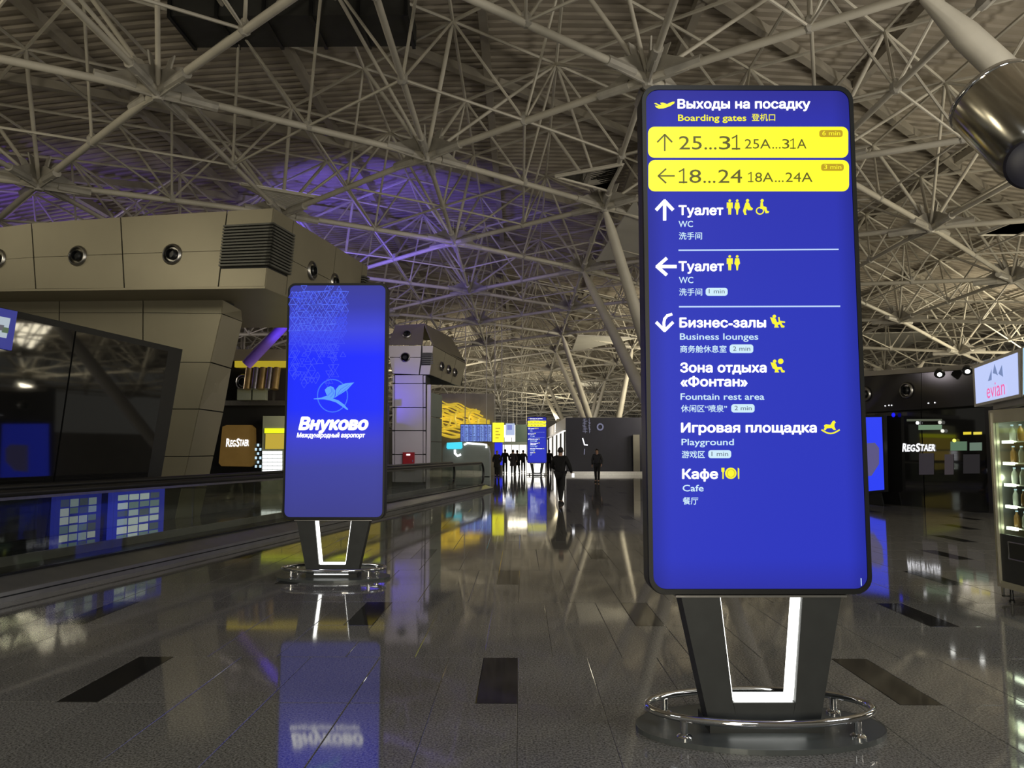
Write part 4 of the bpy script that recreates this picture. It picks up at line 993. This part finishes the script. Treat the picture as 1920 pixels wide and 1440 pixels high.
mk('lower_panel', box(xv+.01, xv+.05, VY0+.32, VY1-.075, .23, .74), 'leg', vm)
hatch = mk('delivery_hatch', box(xv-.005, xv+.01, VY0+.55, VY1-.26, .50, .66), 'black', vm)
mk('hatch_rim', tube([(xv-.006, VY0+.53, .49), (xv-.006, VY1-.24, .49), (xv-.006, VY1-.24, .67), (xv-.006, VY0+.53, .67)], .008, 6, closed=True), 'brushed', hatch)
mk('front_glass', box(xv+.02, xv+.03, VY0+.32, VY1-.075, .74, VH-.14), 'vglass', vm)
mk('interior_back', box(xv+.70, xv+.72, VY0+.05, VY1-.05, .64, VH-.12), 'console', vm)
mk('payment_unit', box(xv-.03, xv, VY0+.06, VY0+.26, 1.18, 1.52), 'black', vm)
mk('payment_display', box(xv-.034, xv-.03, VY0+.08, VY0+.24, 1.40, 1.49), emit('pay_blue', (60, 90, 230), 1), vm)
goods = []
for k in range(5):
    z = .80+.235*k
    sh_ = mk('shelf', box(xv+.10, xv+.68, VY0+.06, VY1-.06, z, z+.015), 'brushed', vm)
    mk('shelf_light', box(xv+.07, xv+.10, VY1-.26, VY1-.10, z-.012, z+.02), mat('cool_led', (.1, .1, .1), emis=(.95, 1, .8), estr=7), sh_)
    for j in range(7):
        y = VY0+.13+j*.14
        bt = thing('drink_bottle', ('clear' if (k+j) % 3 else 'amber')+' drink bottle standing on a lit vending machine shelf', 'bottle', (xv+.16, y, z+.015), group=('clear' if (k+j) % 3 else 'amber')+' bottles in the vending machine')
        c_ = mat('bottle_%d' % ((k*7+j) % 3), [(.55, .6, .55), (.30, .16, .05), (.45, .52, .48)][0 if (k+j) % 3 else 1], .15) if ('b%d' % ((k+j) % 3 > 0)) not in M else M['b%d' % ((k+j) % 3 > 0)]
        M['b%d' % ((k+j) % 3 > 0)] = c_
        mk('bottle_body', lathe([(.028, 0), (.031, .01), (.031, .10), (.026, .125), (.012, .15), (.012, .168)], (xv+.16, y, z+.0155), n=12), c_, bt, smooth=True)
        mk('bottle_cap', lathe([(.0135, .166), (.0135, .18)], (xv+.16, y, z+.0155), n=10), 'white2', bt)
for y in (VY0+.08, VY1-.08):
    for x in (xv+.10, xv+.75): mk('foot', lathe([(.03, 0), (.03, .02), (.018, .03), (.018, .165)], (x, y, 0), n=10), 'black', vm)
mk('kick_frame', join(box(xv+.02, xv+.04, VY1-.06, VY1-.03, .06, .17), box(xv+.02, xv+.30, VY1-.06, VY1-.03, .05, .07)), 'brushed', vm)
lamp('vending_light', 'AREA', (xv+.3, VY0+.6, VH-.12), (xv+.3, VY0+.6, 0), 2.5, (.9, 1, .75), .4)
lamp('vending_light', 'POINT', (xv+.12, VY1-.12, 1.35), (xv, VY0, 0), .8, (.95, 1, .7), .05)
# light box: plane through two corners
e1 = Vector((5.47, 9.25, 0)); e2 = Vector((5.03, 7.80, 0)); dl = (e2-e1).normalized(); nl = Vector((dl.y, -dl.x, 0))
if nl.dot(-e1) < 0: nl = -nl
LQ = lambda x, y, o=0: hit(x, y, e1+nl*o, nl)
lbx = thing('water_light_box', 'backlit pale blue sign with pink lettering above the vending machine', 'sign', (e1+e2)/2+Vector((0, 0, 2.2)))
mk('box_case', prism([LQ(1823, 687), LQ(1914, 652), LQ(1914, 744), LQ(1827, 763)], -nl*.16), 'brushed', lbx)
mk('lit_face', prism([LQ(1827, 691, .004), LQ(1907, 661, .004), LQ(1909, 739, .004), LQ(1830, 757, .004)], -nl*.004), emit('lightbox_blue', (188, 202, 248), 1.0), lbx)
def warp(x0, y0):   # face coordinates to photo space
    def f(u_, v_): tx = 1827+u_*80; yt = 691-30*u_; yb = 757-18*u_; return LQ(tx+3*v_*(1-u_)+2*v_*u_, yt+(yb-yt)*v_, .008)
    return f
WF = warp(0, 0)
text('evian', .27, .70, .93, .42, lambda x, y: WF(x, y), emit('pink_ink', (240, 90, 165), 1.0), lbx, .0)
flats('mountain_mark', [[(.30, .47), (.40, .18), (.38, .47)], [(.42, .30), (.47, .07), (.54, .40), (.48, .34)], [(.55, .36), (.64, .16), (.66, .48)]], lambda x, y: WF(x, y), emit('mountain_ink', (105, 125, 175), 1.0), lbx, .006) if False else None
for q in ([(.30, .47), (.40, .18), (.39, .47)], [(.42, .30), (.47, .07), (.54, .40), (.48, .34)], [(.55, .36), (.64, .16), (.66, .48)]):
    mk('mountain_mark', ([WF(*p) for p in q], [tuple(range(len(q)))]), emit('mountain_ink', (112, 132, 180), 1.0), lbx)
l2 = thing('second_light_box', 'sliver of a second pale light box at the right edge above the machine', 'sign', (5.0, 7.3, 2.2))
mk('box_case', prism([LQ(1915, 651), LQ(2000, 618), LQ(2000, 724), LQ(1915, 743)], -nl*.16), 'brushed', l2)
mk('lit_face', prism([LQ(1918, 653, .004), LQ(1998, 622, .004), LQ(1998, 720, .004), LQ(1918, 740, .004)], -nl*.004), emit('lightbox_cyan', (170, 215, 235), 1.0), l2)
mk('support_beam', prism([LQ(1862, 757, -.05), LQ(2000, 728, -.05), LQ(2000, 742, -.05), LQ(1862, 768, -.05)], -nl*.12), 'gusset', lbx)
# ================================================================== STEEL CANISTER
pa, pb = atY(1852, 178, 10.6), atY(1960, 283, 10.0)
cn = thing('steel_floodlight', 'big mirror steel floodlight drum hanging at the top right edge', 'floodlight', pa)
ax = (pb-pa); Lc = ax.length
mk('drum', lathe([(.50, 0), (.57, .02), (.57, Lc*.9), (.52, Lc)], pa, ax, 40), 'canister', cn, smooth=True)
mk('rim_ring', lathe([(.575, .03), (.59, .05), (.59, .08), (.575, .10)], pa, ax, 40), 'chrome', cn, smooth=True)
fcx = atY(1932, 308, 9.5)
mk('front_cap', lathe([(.10, -.10), (.27, -.06), (.31, 0), (.29, .05), (.20, .09)], fcx, (-.25, -1, -.35), 36), 'navy', cn, smooth=True)  # blue light on the dark cap is put into its navy colour
mk('bracket', tube([pa+ax*.5, pa+Vector((1.2, .4, 1.4)), pa+Vector((1.6, .6, 3.0))], .06, 8), 'steel', cn)
mk('cap_arm', tube([fcx, pb], .08, 8), 'black', cn)
# ================================================================== PEOPLE
def skinmesh(pts, edges, rad, root=0, sub=2):
    me = bpy.data.meshes.new('s'); me.from_pydata(pts, edges, []); o = bpy.data.objects.new('s', me); COL.objects.link(o)
    md = o.modifiers.new('skin', 'SKIN'); sk = me.skin_vertices[0].data
    for i, r in enumerate(rad): sk[i].radius = (r, r) if not isinstance(r, tuple) else r; sk[i].use_root = (i == root)
    md.use_smooth_shade = True
    s_ = o.modifiers.new('sub', 'SUBSURF'); s_.levels = sub; s_.render_levels = sub
    bpy.context.view_layer.update()
    m2 = bpy.data.meshes.new_from_object(o.evaluated_get(bpy.context.evaluated_depsgraph_get()))
    bpy.data.objects.remove(o); return m2
def person(loc, yaw, H, label, stride=.25, arms=((.1, -.1), (-.05, .1)), top='cloth', low='cloth', hair='hair', coat=False, group=None, detail=True, lean=0, phone=False):
    k = H/1.75; t = thing('person', label, 'person', loc, yaw, group)
    J = {}
    hz = .93
    J['pel'] = (0, 0, hz); J['wai'] = (0, -.01-lean*.3, 1.08); J['che'] = (0, -.01-lean*.7, 1.30); J['nek'] = (0, -.01-lean, 1.46); J['hb'] = (0, -.02-lean, 1.54); J['hm'] = (0, -.035-lean, 1.63); J['ht'] = (0, -.02-lean, 1.70)
    for s_, nm in ((-1, 'l'), (1, 'r')):
        st = stride*s_
        J['hip'+nm] = (s_*.09, 0, .90); J['kne'+nm] = (s_*.10, -st*.55-.03, .50); J['ank'+nm] = (s_*.10, -st, .09); J['toe'+nm] = (s_*.12, -st-.16, .045)
        a = arms[0 if s_ < 0 else 1]
        J['sho'+nm] = (s_*.18, -.01-lean, 1.41); J['elb'+nm] = (s_*(.25+abs(a[0])*.3), -a[1]*.5-lean*.5, 1.14); J['wri'+nm] = (s_*(.25+a[0]*.2), -a[1]*1.8-.05, .90+abs(a[1])*.6)
    def P(n): return tuple(c*k for c in J[n])
    def chain(lst, edges, rad, root=0, sub=2): return skinmesh([P(n) for n in lst], [(lst.index(a), lst.index(b)) for a, b in edges], [tuple(q*k for q in r) if isinstance(r, tuple) else r*k for r in rad], root, sub)
    L = ['pel', 'wai', 'che', 'nek', 'hb', 'hm', 'ht', 'hipl', 'knel', 'ankl', 'toel', 'hipr', 'kner', 'ankr', 'toer', 'shol', 'elbl', 'wril', 'shor', 'elbr', 'wrir']
    E = [('pel', 'wai'), ('wai', 'che'), ('che', 'nek'), ('nek', 'hb'), ('hb', 'hm'), ('hm', 'ht'), ('pel', 'hipl'), ('hipl', 'knel'), ('knel', 'ankl'), ('ankl', 'toel'), ('pel', 'hipr'), ('hipr', 'kner'), ('kner', 'ankr'), ('ankr', 'toer'), ('che', 'shol'), ('shol', 'elbl'), ('elbl', 'wril'), ('che', 'shor'), ('shor', 'elbr'), ('elbr', 'wrir')]
    rad = [.12, .11, .13, .055, .072, .108, .075, .08, .055, .038, .03, .08, .055, .038, .03, .06, .042, .028, .06, .042, .028]
    # fingers
    pts = [P(n) for n in L]; edges = [(L.index(a), L.index(b)) for a, b in E]; rr = [r*k for r in rad]
    for nm, s_ in (('l', -1), ('r', 1)):
        w_ = Vector(P('wri'+nm)); el = Vector(P('elb'+nm)); d = (w_-el).normalized(); pi = len(pts); pm = w_+d*.07*k
        pts.append(tuple(pm)); rr.append(.032*k); edges.append((L.index('wri'+nm), pi))
        if detail:
            side = Vector((0, 1, 0))
            for q in range(4):
                b0 = pm+side*((q-1.5)*.019*k)+d*.035*k; b1 = b0+d*(.035+.006*(q in (1, 2)))*k+Vector((-s_*.012, 0, 0))*k; i0 = len(pts)
                pts += [tuple(b0), tuple(b1)]; rr += [.009*k, .008*k]; edges += [(pi, i0), (i0, i0+1)]
            b0 = w_+d*.04*k-side*.045*k; i0 = len(pts); pts += [tuple(b0), tuple(b0+d*.035*k)]; rr += [.011*k, .009*k]; edges += [(pi, i0), (i0, i0+1)]
    if detail: pts += [(0, (J['hm'][1]-.105)*k, 1.615*k)]; rr += [.014*k]; edges += [(L.index('hm'), len(pts)-1)]
    me = skinmesh(pts, edges, rr); me.materials.clear(); me.materials.append(M['skin']); me.name = 'body'
    link('body', me, t)
    g = lambda me_, nm, m_: (me_.materials.clear(), me_.materials.append(M[m_]), link(nm, me_, t))[2]
    rj = [.165, .155, .185, .085, .09, .068, .052, .09, .068, .052]
    jl = ['pel', 'wai', 'che', 'nek', 'shol', 'elbl', 'wril', 'shor', 'elbr', 'wrir']; je = [e_ for e_ in E if e_[0] in jl and e_[1] in jl]
    g(chain(jl, je, [(r*1.15, r*.85) if i < 3 else r for i, r in enumerate(rj)]), 'jacket', top)
    if coat:
        v = []; rings = [(.20, .14, 1.15), (.215, .16, .93), (.235, .185, .62), (.23, .18, .60)]; n = 20
        for a_, b_, z in rings: v += [(a_*math.cos(2*math.pi*i/n)*k, (b_*math.sin(2*math.pi*i/n)-.01)*k, z*k) for i in range(n)]
        f_ = [(i*n+q, i*n+(q+1) % n, (i+1)*n+(q+1) % n, (i+1)*n+q) for i in range(3) for q in range(n)]; mk('coat_skirt', (v, f_), top, t, world=False, smooth=True)
    tl_ = ['pel', 'hipl', 'knel', 'ankl', 'hipr', 'kner', 'ankr']; te = [e_ for e_ in E if e_[0] in tl_ and e_[1] in tl_]
    g(chain(tl_, te, [.145, .105, .078, .062, .105, .078, .062]), 'trousers', low)
    for nm in 'lr':
        a_, b_ = Vector(P('ank'+nm)), Vector(P('toe'+nm)); d = Vector((b_.x-a_.x, b_.y-a_.y, 0)).normalized(); s_ = Vector((-d.y, d.x, 0)); h0 = a_-d*.07*k; V = []
        for q, (f_, wd, hh_) in enumerate(((0, .035, .10), (.09, .042, .10), (.17, .046, .065), (.25, .036, .045), (.275, .02, .03))):
            c_ = h0+d*f_*k; V += [c_+s_*wd*k-Vector((0, 0, c_.z-.001)), c_-s_*wd*k-Vector((0, 0, c_.z-.001)), c_-s_*wd*.7*k+Vector((0, 0, hh_*k-c_.z)), c_+s_*wd*.7*k+Vector((0, 0, hh_*k-c_.z))]
        f_ = [(q*4+i, q*4+(i+1) % 4, q*4+4+(i+1) % 4, q*4+4+i) for q in range(4) for i in range(4)]+[(3, 2, 1, 0), (16, 17, 18, 19)]
        mk('shoe', (V, f_), 'cloth', t, world=False)
    hm = Vector(P('hm'))
    v = []; f_ = []; n = 14; m_ = 7
    for i in range(m_+1):
        th = math.pi*.74*i/m_
        for q in range(n):
            ph = 2*math.pi*q/n; fr = math.sin(ph) < -.35
            t2 = min(th, math.pi*.30) if fr else th
            v.append(hm+Vector((.090*math.sin(t2)*math.cos(ph), .006+.103*math.sin(t2)*math.sin(ph), .018+.112*math.cos(t2)))*k)
    for i in range(m_):
        for q in range(n): f_.append((i*n+q, (i+1)*n+q, (i+1)*n+(q+1) % n, i*n+(q+1) % n))
    mk('hair', (v, f_), hair, t, world=False, smooth=True)
    if detail:
        for s_ in (-1, 1):
            mk('eye', lathe([(.006*k, 0), (.010*k, .004*k), (.004*k, .009*k)], (s_*.033*k, hm.y-.088*k, hm.z+.008*k), (0, -1, 0), 8), 'cloth', t, world=False)
            mk('ear', lathe([(.014*k, 0), (.020*k, .006*k), (.010*k, .014*k)], (s_*.090*k, hm.y+.01*k, hm.z-.005*k), (s_, .2, 0), 8), 'skin', t, world=False)
        mk('mouth', box(-.022*k, .022*k, hm.y-.082*k, hm.y-.070*k, hm.z-.052*k, hm.z-.045*k), 'red', t, world=False)
    return t, P
def ground(px, py): p = atZ(px, py, 0); return (p.x, p.y, 0)
pn, PP = person(ground(1051, 944), R(155), 1.76, 'person in black jacket walking away, nearest figure left of the navy wall', .26, ((.15, .10), (.25, .22)))
# bright phone in the near walker's hand
wr = Matrix.Translation(pn.location) @ Matrix.Rotation(R(155), 4, 'Z') @ Vector(PP('wril'))
ph = thing('phone', 'small phone with glowing white screen held by the nearest walking person', 'phone', wr+Vector((0, -.06, -.14)))
mk('phone_case', box(wr.x+.0, wr.x+.09, wr.y-.11, wr.y-.10, wr.z-.16, wr.z-.02), 'black', ph); mk('phone_screen', box(wr.x+.004, wr.x+.086, wr.y-.113, wr.y-.11, wr.z-.155, wr.z-.025), 'white', ph)
person(ground(1120, 904), R(-20), 1.74, 'person in dark open jacket standing in front of the navy lounge wall', .12, ((.05, .0), (.1, .05)), 'cloth3', 'cloth')
far = [(932, 893, 0, 1.66, 'person in dark knee-length coat, third from left in the far group', dict(coat=True, hair='hair2', stride=.1)),
       (947, 888, 180, 1.76, 'person in black jacket walking away in the middle of the far group', dict(stride=.2)),
       (962, 890, 175, 1.72, 'person in long brown coat in the far group', dict(coat=True, top='cloth2', stride=.12)),
       (970, 888, 200, 1.70, 'person in black coat beside the brown coated walker', dict(top='cloth', coat=True, stride=.18)),
       (981, 886, 180, 1.70, 'person half hidden just left of the distant totem', dict(top='cloth3', stride=.15)),
       (1030, 887, 180, 1.72, 'person half hidden just right of the distant totem', dict(top='cloth', stride=.15)),
       (919, 889, 10, 1.68, 'person standing at the end of the walkway handrail', dict(top='cloth', stride=.1))]
for x, y, a_, H_, lb_, kw in far: person(ground(x, y), R(a_), H_, lb_, detail=False, **kw)
